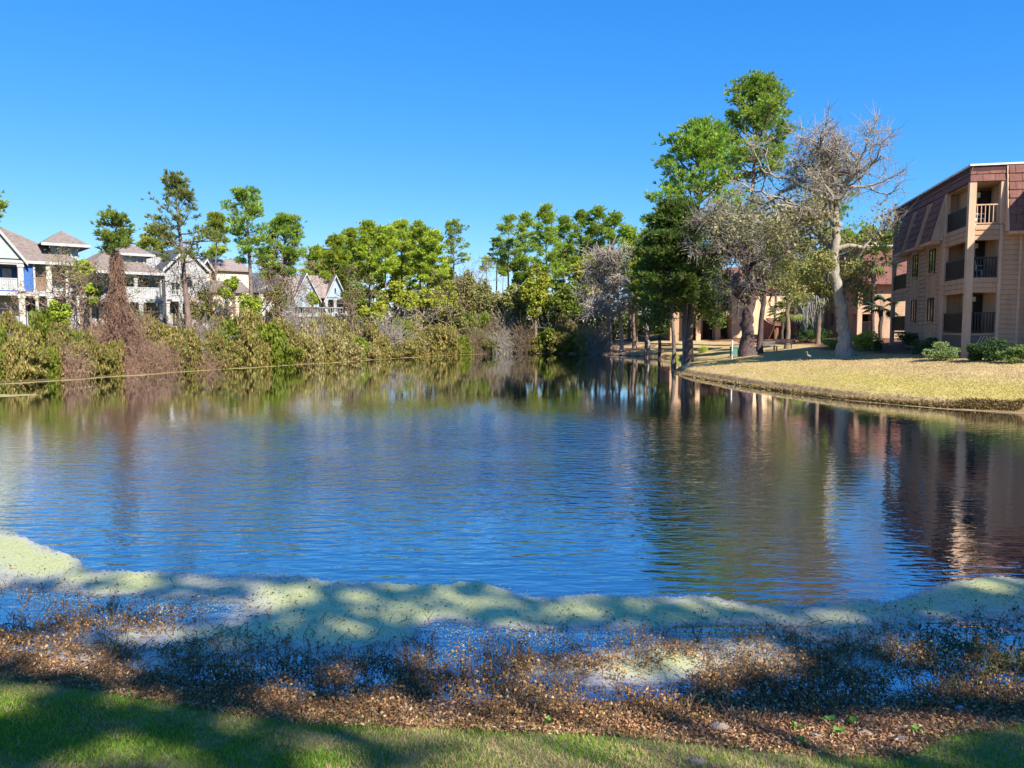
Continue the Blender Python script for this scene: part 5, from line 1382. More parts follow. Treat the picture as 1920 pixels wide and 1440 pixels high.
# sapling trees on the bank with light green leaves
SAP = ((.12, .18, .02), (.25, .30, .04))
for i, (px, py, D, cb, hf, lab) in enumerate(((438, 520, 66, 570, 26, "light green sapling before the stucco house"), (470, 535, 64, 610, 24, "leafy sapling right of the stucco wall"), (515, 535, 70, 600, 24, "bright green sapling before the grey house"), (170, 530, 52, 575, 26, "yellow-green sapling beside the vine-draped pine"), (150, 485, 60, 530, 24, "yellowish sapling before the first dormer"), (375, 545, 62, 610, 24, "olive sapling under the white gable"), (585, 545, 80, 575, 16, "dark sapling across the left twin gable"), (110, 560, 50, 620, 26, "olive sapling beside the blue porch house's deck"))):
    leaf_tree("sapling", lab, None, px, py, D, cb, hf, rg(530 + i), SAP if i % 3 != 2 else G2, n=1500, size=.2, nb=10)

# half bare bank trees screening the houses
for i, (px, py, D, cb, lab) in enumerate(((118, 500, 54, 640, "half-bare brown tree beside the blue porch house"), (182, 505, 54, 640, "half-bare olive tree just left of the vine skirt"), (368, 500, 62, 640, "vine-hung half-bare tree before the white gable's right side"), (398, 545, 64, 640, "pinkish half-bare tree before the stucco wall"), (490, 520, 68, 640, "half-bare tree before the grey house"), (548, 500, 76, 640, "brown half-bare tree left of the twin gables"), (262, 590, 58, 660, "scrubby half-bare tree under the white porches"), (660, 530, 88, 640, "half-bare brown tree right of the twin gables"))):
    h_ = at(px, py, D)[2] - at(px, cb, D)[2]
    e, segs, tips, base = bare_tree("bank_tree", lab, px, cb, D, [(1, (-1, .2, 1), h_ * .36, .06), (1.4, (1, -.2, 1), h_ * .36, .06), (2, (-.4, .3, 1), h_ * .36, .06), (2, (.4, -.4, 1), h_ * .36, .06), (.8, (.8, .6, 1), h_ * .34, .05), (.6, (-.9, -.5, 1), h_ * .34, .05), (1.7, (0, -1, .8), h_ * .3, .05)], rg(560 + i), .09, [(px, cb), (px + 2, cb - (cb - py) * .25), (px, cb - (cb - py) * .52)], BARK_B if i % 2 else BARK_R, maxlev=4, minr=.014, curl=.32)
    en = np.array([s_[1] for s_ in segs if s_[4] >= 2]); r_ = rg(580 + i)
    tipleaves(e, en, r_, np.ones(len(en), bool), 1300, .13, ((.08, .095, .02), (.18, .17, .05)), .35)

# ------------------------------------------------------------------ dark undergrowth of the wood, one mass
rng = rg(540)
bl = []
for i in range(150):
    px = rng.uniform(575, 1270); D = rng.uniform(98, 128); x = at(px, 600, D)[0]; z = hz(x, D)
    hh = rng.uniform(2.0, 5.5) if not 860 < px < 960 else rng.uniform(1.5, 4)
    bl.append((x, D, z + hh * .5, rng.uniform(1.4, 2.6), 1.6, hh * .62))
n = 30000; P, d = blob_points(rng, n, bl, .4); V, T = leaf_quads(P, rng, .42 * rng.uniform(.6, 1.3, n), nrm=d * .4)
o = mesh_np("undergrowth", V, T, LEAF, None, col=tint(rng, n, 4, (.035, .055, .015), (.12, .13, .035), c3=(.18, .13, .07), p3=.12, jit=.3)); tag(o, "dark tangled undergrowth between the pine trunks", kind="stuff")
bl = []
for i in range(260):
    px = rng.uniform(-250, 2200); D = rng.uniform(150, 200); x = at(px, 600, D)[0]
    top = np.interp(px, [-250, 0, 560, 600, 860, 880, 930, 960, 1250, 1700, 2200], [9, 8, 8, 12.5, 12, 8, 8, 12, 13, 13, 13]); hh = rng.uniform(.4, 1) * top
    bl.append((x, D, 1.5 + hh * .5, rng.uniform(2, 4), 2.5, hh * .6))
n = 26000; P, d = blob_points(rng, n, bl, .4); V, T = leaf_quads(P, rng, .75 * rng.uniform(.6, 1.3, n), nrm=d * .4)
o = mesh_np("far_woods", V, T, LEAF, None, col=tint(rng, n, 4, (.06, .09, .02), (.16, .17, .05), c3=(.22, .17, .11), p3=.15, jit=.3)); tag(o, "far woodland closing the view behind the stands", kind="stuff")
for nm, npx, dd, hh, sz, hf, cs, lo in (("undergrowth", 26, (60, 100), None, .3, None, None, None),):
    bl = []
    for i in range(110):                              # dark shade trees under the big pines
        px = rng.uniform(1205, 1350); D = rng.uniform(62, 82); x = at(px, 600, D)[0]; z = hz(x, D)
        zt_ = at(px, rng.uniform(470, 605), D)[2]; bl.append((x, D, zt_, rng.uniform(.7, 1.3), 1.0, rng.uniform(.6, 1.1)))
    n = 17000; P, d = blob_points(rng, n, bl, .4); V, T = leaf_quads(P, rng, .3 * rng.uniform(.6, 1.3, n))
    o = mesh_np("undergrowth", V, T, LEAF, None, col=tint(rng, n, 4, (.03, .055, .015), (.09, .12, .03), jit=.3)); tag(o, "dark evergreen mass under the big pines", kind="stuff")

# ------------------------------------------------------------------ clipped bushes by the apartments
def bush(px, py, D, hw, hh, colors, label, rng, n=2200, size=.1, cat="bush", grp="bushes by the apartments"):
    c = at(px, py, D); gz = hz(c[0], D); e = empty("bush", (c[0], D, gz), 0, label, cat, grp)
    rx, rz_ = pxm(D, hw), pxm(D, hh)
    bl = lumps(rng, 9, rx, rx * .8, rz_ * .5, rz_ * .5, (.4, .6), low=-1)
    P, d = blob_points(rng, n, bl, .6); P[:, 2] = np.abs(P[:, 2]); V, T = leaf_quads(P, rng, size * rng.uniform(.6, 1.3, n), nrm=d * .8)
    mesh_np("foliage", V, T, LEAF, e, col=tint(rng, n, 4, *colors, jit=.25))
    V, Q_ = limbs(rng, np.array([0, 0, -.1]), [np.array(b[:3]) for b in bl], .03, 4); mesh_np("stems", V, Q_, BARK_B, e)
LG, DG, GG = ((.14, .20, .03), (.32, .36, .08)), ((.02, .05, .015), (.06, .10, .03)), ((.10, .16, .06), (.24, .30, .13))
bush(1628, 650, 47, 34, 36, LG, "light green rounded bush right of the pale oak trunk", rg(601), 3400, .11)
bush(1562, 650, 52, 18, 24, LG, "small yellow-green bush left of the pale oak trunk", rg(602))
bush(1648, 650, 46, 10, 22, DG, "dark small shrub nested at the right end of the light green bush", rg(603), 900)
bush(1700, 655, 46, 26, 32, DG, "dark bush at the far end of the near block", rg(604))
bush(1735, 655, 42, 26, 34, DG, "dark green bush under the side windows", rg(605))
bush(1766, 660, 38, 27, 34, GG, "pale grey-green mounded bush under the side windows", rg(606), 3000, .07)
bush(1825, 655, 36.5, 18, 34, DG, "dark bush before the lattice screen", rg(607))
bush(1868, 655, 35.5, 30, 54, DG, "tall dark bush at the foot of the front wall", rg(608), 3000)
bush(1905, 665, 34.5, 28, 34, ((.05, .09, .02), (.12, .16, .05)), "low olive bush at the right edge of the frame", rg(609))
bush(1268, 642, 72, 10, 14, LG, "small light bush left of the flared bright trunk", rg(610), 900)
bush(1315, 642, 74, 11, 14, LG, "small light bush right of the flared bright trunk", rg(611), 900)
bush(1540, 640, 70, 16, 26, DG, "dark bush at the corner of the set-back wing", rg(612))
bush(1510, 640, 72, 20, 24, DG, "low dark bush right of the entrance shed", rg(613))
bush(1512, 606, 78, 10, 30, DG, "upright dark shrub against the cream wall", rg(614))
# ================================================================== the near shore
rng = rg(700)
edge = np.array([(-400, 960), (0, 990), (30, 1000), (75, 1020), (110, 1033), (150, 1050), (160, 1066), (230, 1071), (330, 1073), (420, 1077), (520, 1077), (580, 1079), (605, 1088), (680, 1092), (760, 1095), (840, 1098), (868, 1088), (900, 1091), (945, 1105), (980, 1117), (1050, 1119), (1120, 1114), (1200, 1118), (1290, 1117), (1340, 1119), (1400, 1130), (1440, 1134), (1500, 1135), (1560, 1125), (1620, 1122), (1670, 1128), (1700, 1115), (1750, 1101), (1800, 1090), (1850, 1080), (1920, 1086), (2300, 1075)], float)
def edge_y(px): return np.interp(px, edge[:, 0], edge[:, 1]) + 5 * (fbm(px / 23.0, px * 0, 71) - .5) + 4 * (vnoise(px / 5.0, px * 0, 77) - .5)
cols_ = np.arange(-380, 2290, 5.0); rows_ = np.linspace(0, 1, 70)
PX, TT = np.meshgrid(cols_, rows_); EY = edge_y(PX); PY = EY + (1395 - EY) * TT
dv = -(PY - 720) / F; uu = (PX - 960) / F; dz_ = -sp + dv * cp; dyy = cp + dv * sp; tq = (0.006 - EYE) / dz_
WX, WY = uu * tq, dyy * tq
dpx = PY - EY
nz = fbm(WX * .9, WY * .9, 81)
dens = np.interp(dpx, [0, 7, 22, 55, 90, 140, 200, 300], [.5, .72, .95, .86, .58, .42, .34, .28])
def ell(px, py, cx, cy, a_, b_): return np.exp(-(((px - cx) / a_) ** 2 + ((py - cy) / b_) ** 2))
dens = dens - .75 * ell(PX, PY, 170, 1135, 260, 22) - .7 * ell(PX, PY, 300, 1150, 140, 22) - .75 * ell(PX, PY, 1060, 1195, 220, 26) - .5 * ell(PX, PY, 1360, 1178, 160, 14) - .6 * ell(PX, PY, 1780, 1200, 120, 50) - .6 * ell(PX, PY, 830, 1180, 50, 40) - .6 * ell(PX, PY, 1500, 1310, 300, 30) - .25 * ell(PX, PY, 690, 1110, 60, 12)
dens = dens + .45 * ell(PX, PY, 680, 1160, 170, 50) + .4 * ell(PX, PY, 480, 1190, 200, 40) + .25 * ell(PX, PY, 1250, 1250, 200, 50) + .3 * ell(PX, PY, 900, 1110, 60, 40) + (nz - .5) * .75 + (fbm(WX * 4, WY * 4, 85) - .5) * .3
dcol = np.stack([np.clip(dens, 0, 1)] * 3, -1).reshape(-1, 3)
nr_, nc_ = PX.shape; ii, jj = np.meshgrid(np.arange(nr_ - 1), np.arange(nc_ - 1), indexing='ij')
Q_ = np.stack([ii * nc_ + jj, ii * nc_ + jj + 1, (ii + 1) * nc_ + jj + 1, (ii + 1) * nc_ + jj], -1).reshape(-1, 4)[:, ::-1]
def duckmat(name, c1, c2, attr=True):
    m, nt, b = _new(name)
    g = nt.nodes.new("ShaderNodeNewGeometry")
    n1 = noise(nt, g.outputs["Position"], 2.2, 4, .6); n2 = noise(nt, g.outputs["Position"], 55.0, 3, .6); n3 = noise(nt, g.outputs["Position"], 9.0, 4, .65)
    r = ramp(nt, n3.outputs[0], [(.3, c2), (.65, c1)]); cout = r.outputs[0]
    if attr:                                         # sparse film: thin weed with pale sky reflection painted in; dense mat green
        a0 = nt.nodes.new("ShaderNodeVertexColor"); a0.layer_name = "tint"; r0_ = ramp(nt, a0.outputs[0], [(.55, (1, 1, 1)), (.92, (0, 0, 0))])
        mxc = nt.nodes.new("ShaderNodeMix"); mxc.data_type = 'RGBA'; nt.links.new(r0_.outputs[0], mxc.inputs["Factor"]); nt.links.new(cout, mxc.inputs["A"]); mxc.inputs["B"].default_value = (.46, .42, .36, 1); cout = mxc.outputs["Result"]
    nt.links.new(cout, b.inputs["Base Color"])
    b.inputs["Roughness"].default_value = .32; b.inputs["Specular IOR Level"].default_value = .9
    bp = nt.nodes.new("ShaderNodeBump"); bp.inputs["Strength"].default_value = .5; bp.inputs["Distance"].default_value = .008; nt.links.new(n2.outputs[0], bp.inputs["Height"]); nt.links.new(bp.outputs[0], b.inputs["Normal"])
    tr = nt.nodes.new("ShaderNodeBsdfTransparent"); ms = nt.nodes.new("ShaderNodeMixShader")
    if attr:
        a_ = nt.nodes.new("ShaderNodeVertexColor"); a_.layer_name = "tint"
        sxx = nt.nodes.new("ShaderNodeSeparateColor"); nt.links.new(a_.outputs[0], sxx.inputs[0])
        v = math_(nt, 'ADD', math_(nt, 'ADD', math_(nt, 'MULTIPLY', sxx.outputs[0], 1.15), math_(nt, 'MULTIPLY', n2.outputs[0], .55)), math_(nt, 'MULTIPLY', n3.outputs[0], .6))
        mr = nt.nodes.new("ShaderNodeMapRange"); nt.links.new(v, mr.inputs[0]); mr.inputs[1].default_value = .95; mr.inputs[2].default_value = 1.35
        nt.links.new(mr.outputs[0], ms.inputs[0])
    else:
        mr = nt.nodes.new("ShaderNodeMapRange"); nt.links.new(n3.outputs[0], mr.inputs[0]); mr.inputs[1].default_value = .36; mr.inputs[2].default_value = .44; nt.links.new(mr.outputs[0], ms.inputs[0])
    nt.links.new(tr.outputs[0], ms.inputs[1]); nt.links.new(b.outputs[0], ms.inputs[2]); nt.links.new(ms.outputs[0], nt.nodes["Material Output"].inputs["Surface"])
    return m
o = mesh_np("duckweed", np.stack([WX, WY, np.full_like(WX, .006)], -1).reshape(-1, 3), Q_, duckmat("duckweed", (.50, .49, .18), (.42, .43, .18)), col=dcol)
tag(o, "pale green duckweed mat floating along the near shore", kind="stuff")
# thin duckweed line along the left and far waterline
def ribbon(pxs, name, label, w0, w1, m, seed, off=0.0):
    V = []; k = len(pxs)
    for i, px in enumerate(pxs):
        p = gp(px, waterline_y(px))[:2]; q = gp(px + 6, waterline_y(px + 6))[:2]; t = (q - p) / np.linalg.norm(q - p); nrm = np.array([t[1], -t[0]])
        wd = w0 + (w1 - w0) * fbm(px / 40.0, 0, seed) + .25 * vnoise(px / 7.0, 0, seed + 3)
        V += [(*(p - nrm * .3), .007), (*(p + nrm * (wd + off)), .007)]
    Q_ = np.array([(2 * i, 2 * i + 1, 2 * i + 3, 2 * i + 2) for i in range(k - 1)])
    return tag(mesh_np(name, V, Q_, m), label, kind="stuff")
DW2 = duckmat("sunlit_duckweed", (.50, .45, .17), (.42, .36, .15), attr=False)
ribbon(np.arange(-60, 905, 4.0), "duckweed", "thin yellow-green duckweed line along the left bank", .15, 1.3, DW2, 91)
for (cx, cy, rx_, ry_) in ((4, 742, 1.3, .7),):
    c = gp(cx, cy); th_ = np.linspace(0, 2 * math.pi, 40)[:-1]; rr_ = 1 + .25 * np.sin(3 * th_) + .12 * np.sin(7 * th_ + 1)
    tag(mesh_np("duckweed", [(c[0] + rx_ * math.cos(t) * r, c[1] + ry_ * math.sin(t) * r, .008) for t, r in zip(th_, rr_)], [tuple(range(39))], DW2), "small duckweed raft at the left edge of the pond", kind="stuff")
# pale scum line along the right bank
rp = np.array(right_px[:9], float)[::-1]
V = []
xs_ = np.arange(1264, 1990, 5.0)
for px in xs_:
    wy_ = float(np.interp(px, rp[:, 0], rp[:, 1])); p = gp(px, wy_)[:2]; V += [(p[0], p[1] + .2, .007), (p[0] - .03, p[1] - .1 - .5 * max(0, fbm(px / 30., 0, 95) - .35), .007)]
tag(mesh_np("floating_debris", V, np.array([(2 * i, 2 * i + 1, 2 * i + 3, 2 * i + 2) for i in range(len(xs_) - 1)]), duckmat("straw_scum", (.48, .36, .18), (.34, .24, .12), attr=False)), "straw and scum floating along the lawn's edge", kind="stuff")
# dry grass fringe hanging over the lawn's eroded lip
n = 5200
px = rng.uniform(1262, 1990, n); wy_ = np.interp(px, rp[:, 0], rp[:, 1])
gpw = np.array([gp(a_, b_)[:2] for a_, b_ in zip(px, wy_)])
sd0 = rng.uniform(.38, .62, n); P = np.stack([gpw[:, 0] + rng.normal(0, .03, n), gpw[:, 1] + sd0 * 1.05, np.zeros(n)], 1); P[:, 2] = height(P[:, 0], P[:, 1]) + .02
V, T = tufts(P, np.tile([0, -.6, .25], (n, 1)), rng, 4, .17, .035)
o = mesh_np("dry_grass_fringe", V, T, leafmat("dry_grass", .2), col=np.repeat(tint(rng, n * 4, 1, (.28, .19, .085), (.50, .37, .16), jit=.3), 4, 0)); tag(o, "dry grass fringe overhanging the lawn's eroded edge", kind="stuff")
# lawn turf tufts towards the viewer
n = 60000
px = rng.uniform(1255, 1990, n); t_ = rng.random(n) ** 1.2; Yl = rng.uniform(27, 56, n); X = (px - 960) / F * Yl; s_ = pond_sd(X, Yl); k = (s_ > .5) & (s_ < 10.5); X, Yl, s_ = X[k], Yl[k], s_[k]
P = np.stack([X, Yl, height(X, Yl, s_)], 1); n = len(P)
V, T = tufts(P, np.tile([0, 0, .9], (n, 1)), rng, 3, .05, .03)
gc = ground_color(P[:, 0], P[:, 1], P[:, 2], s_)
o = mesh_np("turf", V, T, leafmat("turf_blades", .25), col=np.repeat(np.repeat(gc * 1.25, 3, 0) * rng.uniform(.85, 1.15, (n * 3, 1)), 4, 0)); tag(o, "dormant straw-coloured turf of the lawn", kind="stuff")

# dead marsh plants standing in the shallows
def shore_y(px): return np.interp(px, [p[0] for p in near_px], [p[1] for p in near_px])
def scatter(n, y0, y1, pfun, zc=0.0):
    n = int(n * 1.2); px = rng.uniform(-270, 2190, n); lo, hi = y0(px), y1(px); py = lo + (hi - lo) * rng.random(n)
    k = rng.random(n) < pfun(px, py); px, py = px[k], py[k]
    dv = -(py - 720) / F; dz_ = -sp + dv * cp; t = (zc - EYE) / dz_; x = (px - 960) / F * t; y = (cp + dv * sp) * t
    for _ in range(4):
        t = (np.maximum(height(x, y), 0) - EYE) / dz_; x = (px - 960) / F * t; y = (cp + dv * sp) * t
    return px, py, x, y
def p_dead(px, py):
    e = py - edge_y(px); s = shore_y(px) - py
    base = np.interp(s, [-40, 0, 40, 90, 130, 165, 190], [.25, .9, 1.0, .75, .28, .05, .0])
    nn = fbm(px / 70., py / 26., 101); base = base * np.clip(.15 + 2.2 * (nn - .3), .05, 1.3)
    base = base * (1 - .8 * ell(px, py, 640, 1180, 260, 50)) * (1 - .6 * ell(px, py, 1650, 1300, 200, 22))
    return np.where(e > 6, base, 0)
px, py, x, y = scatter(32000, lambda p: edge_y(p) + 4, lambda p: shore_y(p) + 30, p_dead)
n = len(x); gz_ = np.maximum(height(x, y), 0.0); hh = rng.uniform(.02, .10, n) * np.where(rng.random(n) < .15, 1.6, 1)
green = (rng.random(n) < np.interp(px, [1500, 1700, 1850, 1920], [0, .15, .75, .85]) * np.interp(py, [1100, 1250, 1320], [1, .8, .1]))
P0 = np.stack([x, y, gz_ - .01], 1); lean_ = rng.normal(0, .05, (n, 2)); P1 = P0 + np.stack([lean_[:, 0] * .5, lean_[:, 1] * .5, hh * .6], 1); P2 = P0 + np.stack([lean_[:, 0] * 1.3, lean_[:, 1] * 1.3, hh], 1)
VA, QA = tubes(np.concatenate([P0, P1]), np.concatenate([P1, P2]), np.full(2 * n, .0035), np.full(2 * n, .0025), 3)
STEM = surf("dead_stem", (.20, .13, .07), (.11, .07, .04), rough=.95, scale=12)
o = mesh_np("dead_marsh_stems", VA, QA, STEM); tag(o, "thin brown stems of dead marsh plants in the shallows", kind="stuff")
LP = np.concatenate([P2 + rng.normal(0, .012, (n, 3)), P1 + rng.normal(0, .025, (n, 3)), P0 + np.abs(rng.normal(0, .03, (n, 3)))])
lc_ = np.concatenate([tint(rng, n, 1, (.20, .095, .03), (.50, .27, .095), c3=(.58, .40, .18), p3=.16, jit=.3) for _ in range(3)])
gg = np.concatenate([green] * 3); lc_[gg] = tint(rng, int(gg.sum()), 1, (.03, .075, .02), (.10, .19, .04), jit=.3)
V, T = leaf_quads(LP, rng, rng.uniform(.013, .036, 3 * n) * np.where(gg, 1.15, 1), up=.15, asp=.7)
o = mesh_np("dead_marsh_leaves", V, T, leafmat("marsh_leaves", .3), col=np.repeat(lc_, 4, 0)); tag(o, "curled brown leaves of dead marsh plants in the shallows", kind="stuff")
# loose duckweed grains: they roughen the mat and fray its edges
px, py, x, y = scatter(70000, lambda p: edge_y(p) - 7, lambda p: edge_y(p) + 150, lambda a_, b_: np.interp(b_ - edge_y(a_), [-7, 0, 6, 60, 110, 150], [.10, .45, .9, .7, .35, .2]) * np.clip(.3 + 1.6 * fbm(a_ / 40., b_ / 14., 171), 0, 1))
n = len(x); V, T = leaf_quads(np.stack([x, y, np.full(n, .0095)], 1), rng, rng.uniform(.007, .019, n), up=4.0, asp=.8)
o = mesh_np("duckweed_grains", V, T, leafmat("duckweed_grains", .15), col=tint(rng, n, 4, (.34, .38, .14), (.56, .55, .22), c3=(.22, .20, .12), p3=.10, jit=.25)); tag(o, "loose duckweed grains along the near mat", kind="stuff")
# dark specks lying on the duckweed
px, py, x, y = scatter(1500, lambda p: edge_y(p) + 6, lambda p: edge_y(p) + 95, lambda a_, b_: np.clip(2.4 * (fbm(a_ / 90., b_ / 30., 131) - .35), .05, 1))
n = len(x); V, T = leaf_quads(np.stack([x, y, np.full(n, .014)], 1), rng, rng.uniform(.015, .045, n), up=3.0, asp=.5)
o = mesh_np("floating_leaves", V, T, LEAF, col=tint(rng, n, 4, (.02, .025, .012), (.09, .07, .035), jit=.3)); tag(o, "dark leaf specks floating on the duckweed", kind="stuff")
# leaf litter on the bank
px, py, x, y = scatter(34000, lambda p: shore_y(p) - 20, lambda p: np.interp(p, grass_line[:, 0], grass_line[:, 1]) + 14, lambda a_, b_: np.full(len(a_), .9), .12)
n = len(x); P = np.stack([x, y, np.maximum(height(x, y), 0) + rng.uniform(.006, .03, n)], 1)
V, T = leaf_quads(P, rng, rng.uniform(.015, .045, n), up=1.0, asp=.38)
o = mesh_np("leaf_litter", V, T, leafmat("litter_leaves", .1), col=tint(rng, n, 4, (.15, .07, .032), (.48, .26, .12), c3=(.60, .42, .27), p3=.10, jit=.3)); tag(o, "brown leaf litter on the near bank", kind="stuff")
# grass of the near bank
n = 310000
X = rng.uniform(-6.2, 6.4, n); Y = 3.0 + 4.0 * rng.random(n) ** 1.15
s_ = pond_sd(X, Y); Z = height(X, Y, s_); px, py, dep = topx(X, Y, Z)
gl = np.interp(px, grass_line[:, 0], grass_line[:, 1])
nn = fbm(X * 2.2, Y * 2.2, 111); nbig = fbm(X * .8, Y * .8, 21)
keep = (s_ > .08) & (px > -320) & (px < 2240) & (py < 1560) & (rng.random(n) < sstep(-16, 22, py - gl + (nn - .5) * 40))
litpatch = ell(px, py, 1540, 1385, 210, 36)
keep &= rng.random(n) > litpatch * .6
X, Y, Z, px, py, nn, nbig = [a_[keep] for a_ in (X, Y, Z, px, py, nn, nbig)]; n = len(X)
nstraw = sstep(.40, .62, .5 * nn + .5 * nbig + .07 * sstep(500, 1150, px) - .10 * ell(px, py, 100, 1300, 500, 60) - .15 * ell(px, py, 1800, 1400, 200, 50))
cg = tint(rng, n, 1, (.10, .22, .018), (.27, .40, .04), jit=.25); cs = tint(rng, n, 1, (.36, .26, .11), (.58, .44, .21), jit=.25)
isst = (rng.random(n) < .10 + .62 * nstraw)[:, None]; cgr = np.where(isst, cs, cg)
L = rng.uniform(.022, .055, n)[:, None] * np.where(isst, .8, 1.0); d = rng.normal(0, .55, (n, 3)); d[:, 2] = 1; d /= np.linalg.norm(d, axis=1, keepdims=True)
sdv = np.cross(d, rand_dirs(rng, n)); sdv /= np.linalg.norm(sdv, axis=1, keepdims=True); P = np.stack([X, Y, Z - .004], 1); wd = rng.uniform(.0025, .0045, n)[:, None]
V = np.stack([P - sdv * wd, P + sdv * wd, P + d * L + np.stack([rng.normal(0, .008, n), rng.normal(0, .008, n), np.zeros(n)], 1)], 1).reshape(-1, 3)
o = mesh_np("grass", V, np.arange(3 * n).reshape(-1, 3), leafmat("grass_blades", .35), col=np.repeat(cgr, 3, 0)); tag(o, "patchy green and straw grass of the near bank", kind="stuff")

# small things lying on the near bank
ROCK = surf("pale_rock", (.33, .26, .20), (.20, .155, .12), rough=.9, scale=14, bump=.6, bscale=40)
def stone(px, py, hw, label, m, seed, flat=.45, name="stone"):
    r_ = rg(seed); c = gp(px, py, .3)
    for _ in range(4): c = gp(px, py, hz(c[0], c[1]))
    r = pxm(c[1], hw); nu, nv = 12, 8; V = []
    for i in range(nv + 1):
        ph = math.pi * i / nv
        for j in range(nu):
            th_ = 2 * math.pi * j / nu; k = 1 + .22 * math.sin(3 * th_ + seed) * math.sin(ph) + .12 * math.sin(5 * ph + seed) + (.10 * r_.standard_normal() if 0 < i < nv else 0)
            V.append((r * k * math.sin(ph) * math.cos(th_), r * .7 * k * math.sin(ph) * math.sin(th_), r * flat * k * math.cos(ph) + r * flat * .4))
    Q_ = [(i * nu + j, (i + 1) * nu + j, (i + 1) * nu + (j + 1) % nu, i * nu + (j + 1) % nu) for i in range(nv) for j in range(nu)]
    o = mesh_np(name, V, np.array(Q_), m, smooth=True); o.location = c; tag(o, label, "stone" if name == "stone" else "litter"); return o
stone(1350, 1368, 20, "large flat pale rock at the left of the sunlit litter patch", ROCK, 1)
stone(1530, 1382, 11, "small whitish stone in the middle of the sunlit litter patch", ROCK, 2)
stone(1692, 1390, 14, "grey-white stone at the right of the sunlit litter patch", ROCK, 3)
stone(1622, 1376, 14, "flat buff stone behind the litter's green weeds", ROCK, 4, .3)
stone(508, 1332, 9, "small pale stone where grass meets leaf litter", ROCK, 5)
stone(1310, 1430, 16, "brownish stone half sunk in the lawn near the bottom edge", ROCK, 6, .3)
stone(1800, 1333, 8, "small pale blue ball at the waterline under the green marsh plants", surf("blue_plastic", (.35, .50, .72), (.30, .45, .66), rough=.4), 7, .9, "litter_ball")
stone(858, 1322, 11, "flat whitish scrap lying in the dark leaf litter", surf("white_scrap", (.62, .66, .72), (.55, .58, .64), rough=.6), 8, .15, "plastic_scrap")
def weed(px, py, label, seed, r=.07, k=14):
    r_ = rg(seed); c = gp(px, py, .3)
    for _ in range(4): c = gp(px, py, hz(c[0], c[1]))
    e = empty("weed", c, 0, label, "weed", "weeds in the litter patch")
    for i in range(k):
        az = r_.uniform(0, 6.28); el = r_.uniform(.3, 1.3); d = np.array([math.cos(az) * math.cos(el), math.sin(az) * math.cos(el), math.sin(el)]); L = r * r_.uniform(.6, 1.2); s = np.cross(d, [0, 0, 1.]); s /= np.linalg.norm(s); w_ = L * .32
        V = [d * .01, d * L * .5 + s * w_ + [0, 0, .008], d * L - np.array([0, 0, .012]), d * L * .5 - s * w_ + [0, 0, .008]]
        mesh_np("leaf", V, np.array([(0, 1, 2), (0, 2, 3)]), LEAF, e, col=tint(r_, 1, 4, (.06, .15, .03), (.14, .26, .05)))
for i, (px, py, lab) in enumerate(((1493, 1368, "green weed at the left of the litter's weeds"), (1555, 1355, "bright green weed behind the litter's middle stone"), (1572, 1378, "green weed right of the litter's middle stone"), (1500, 1395, "green weed at the front edge of the litter patch"), (1720, 1374, "lone small weed at the right end of the litter patch"), (1030, 1358, "green weed where lawn meets shallows near the middle"), (1600, 1358, "weed at the waterline behind the flat buff stone"))):
    weed(px, py, lab, 800 + i)

# ------------------------------------------------------------------ trees behind the viewer: their crowns shade the near bank
lit = [(20, 1012, 110, 42), (60, 1225, 130, 22), (250, 1180, 110, 20), (430, 1140, 110, 14), (510, 1120, 60, 12), (270, 1082, 40, 6), (600, 1100, 45, 9), (1118, 1135, 44, 12), (1000, 1178, 50, 9), (1280, 1245, 245, 50), (1150, 1290, 130, 22), (520, 1302, 55, 22), (350, 1287, 60, 12), (300, 1315, 110, 13), (460, 1340, 70, 9),
       (30, 1305, 55, 16), (235, 1400, 70, 20), (880, 1425, 75, 30), (1120, 1385, 170, 22), (1530, 1378, 220, 36), (1450, 1415, 130, 16), (1870, 1255, 70, 50), (1570, 1166, 90, 12), (1820, 1098, 120, 9), (1690, 1225, 60, 22), (1800, 1290, 60, 16), (830, 1245, 80, 18), (640, 1265, 45, 18), (60, 1380, 60, 14), (1330, 1140, 40, 6), (430, 1370, 60, 12), (640, 1400, 70, 14)]
def shadow_px(P):
    zg = np.full(len(P), .3)
    for _ in range(5):
        t = (P[:, 2] - zg) / SUN[2]; G = P - SUN[None] * t[:, None]; zg = .5 * zg + .5 * np.maximum(height(G[:, 0], G[:, 1]), 0)
    return topx(G[:, 0], G[:, 1], G[:, 2])
rng = rg(900)
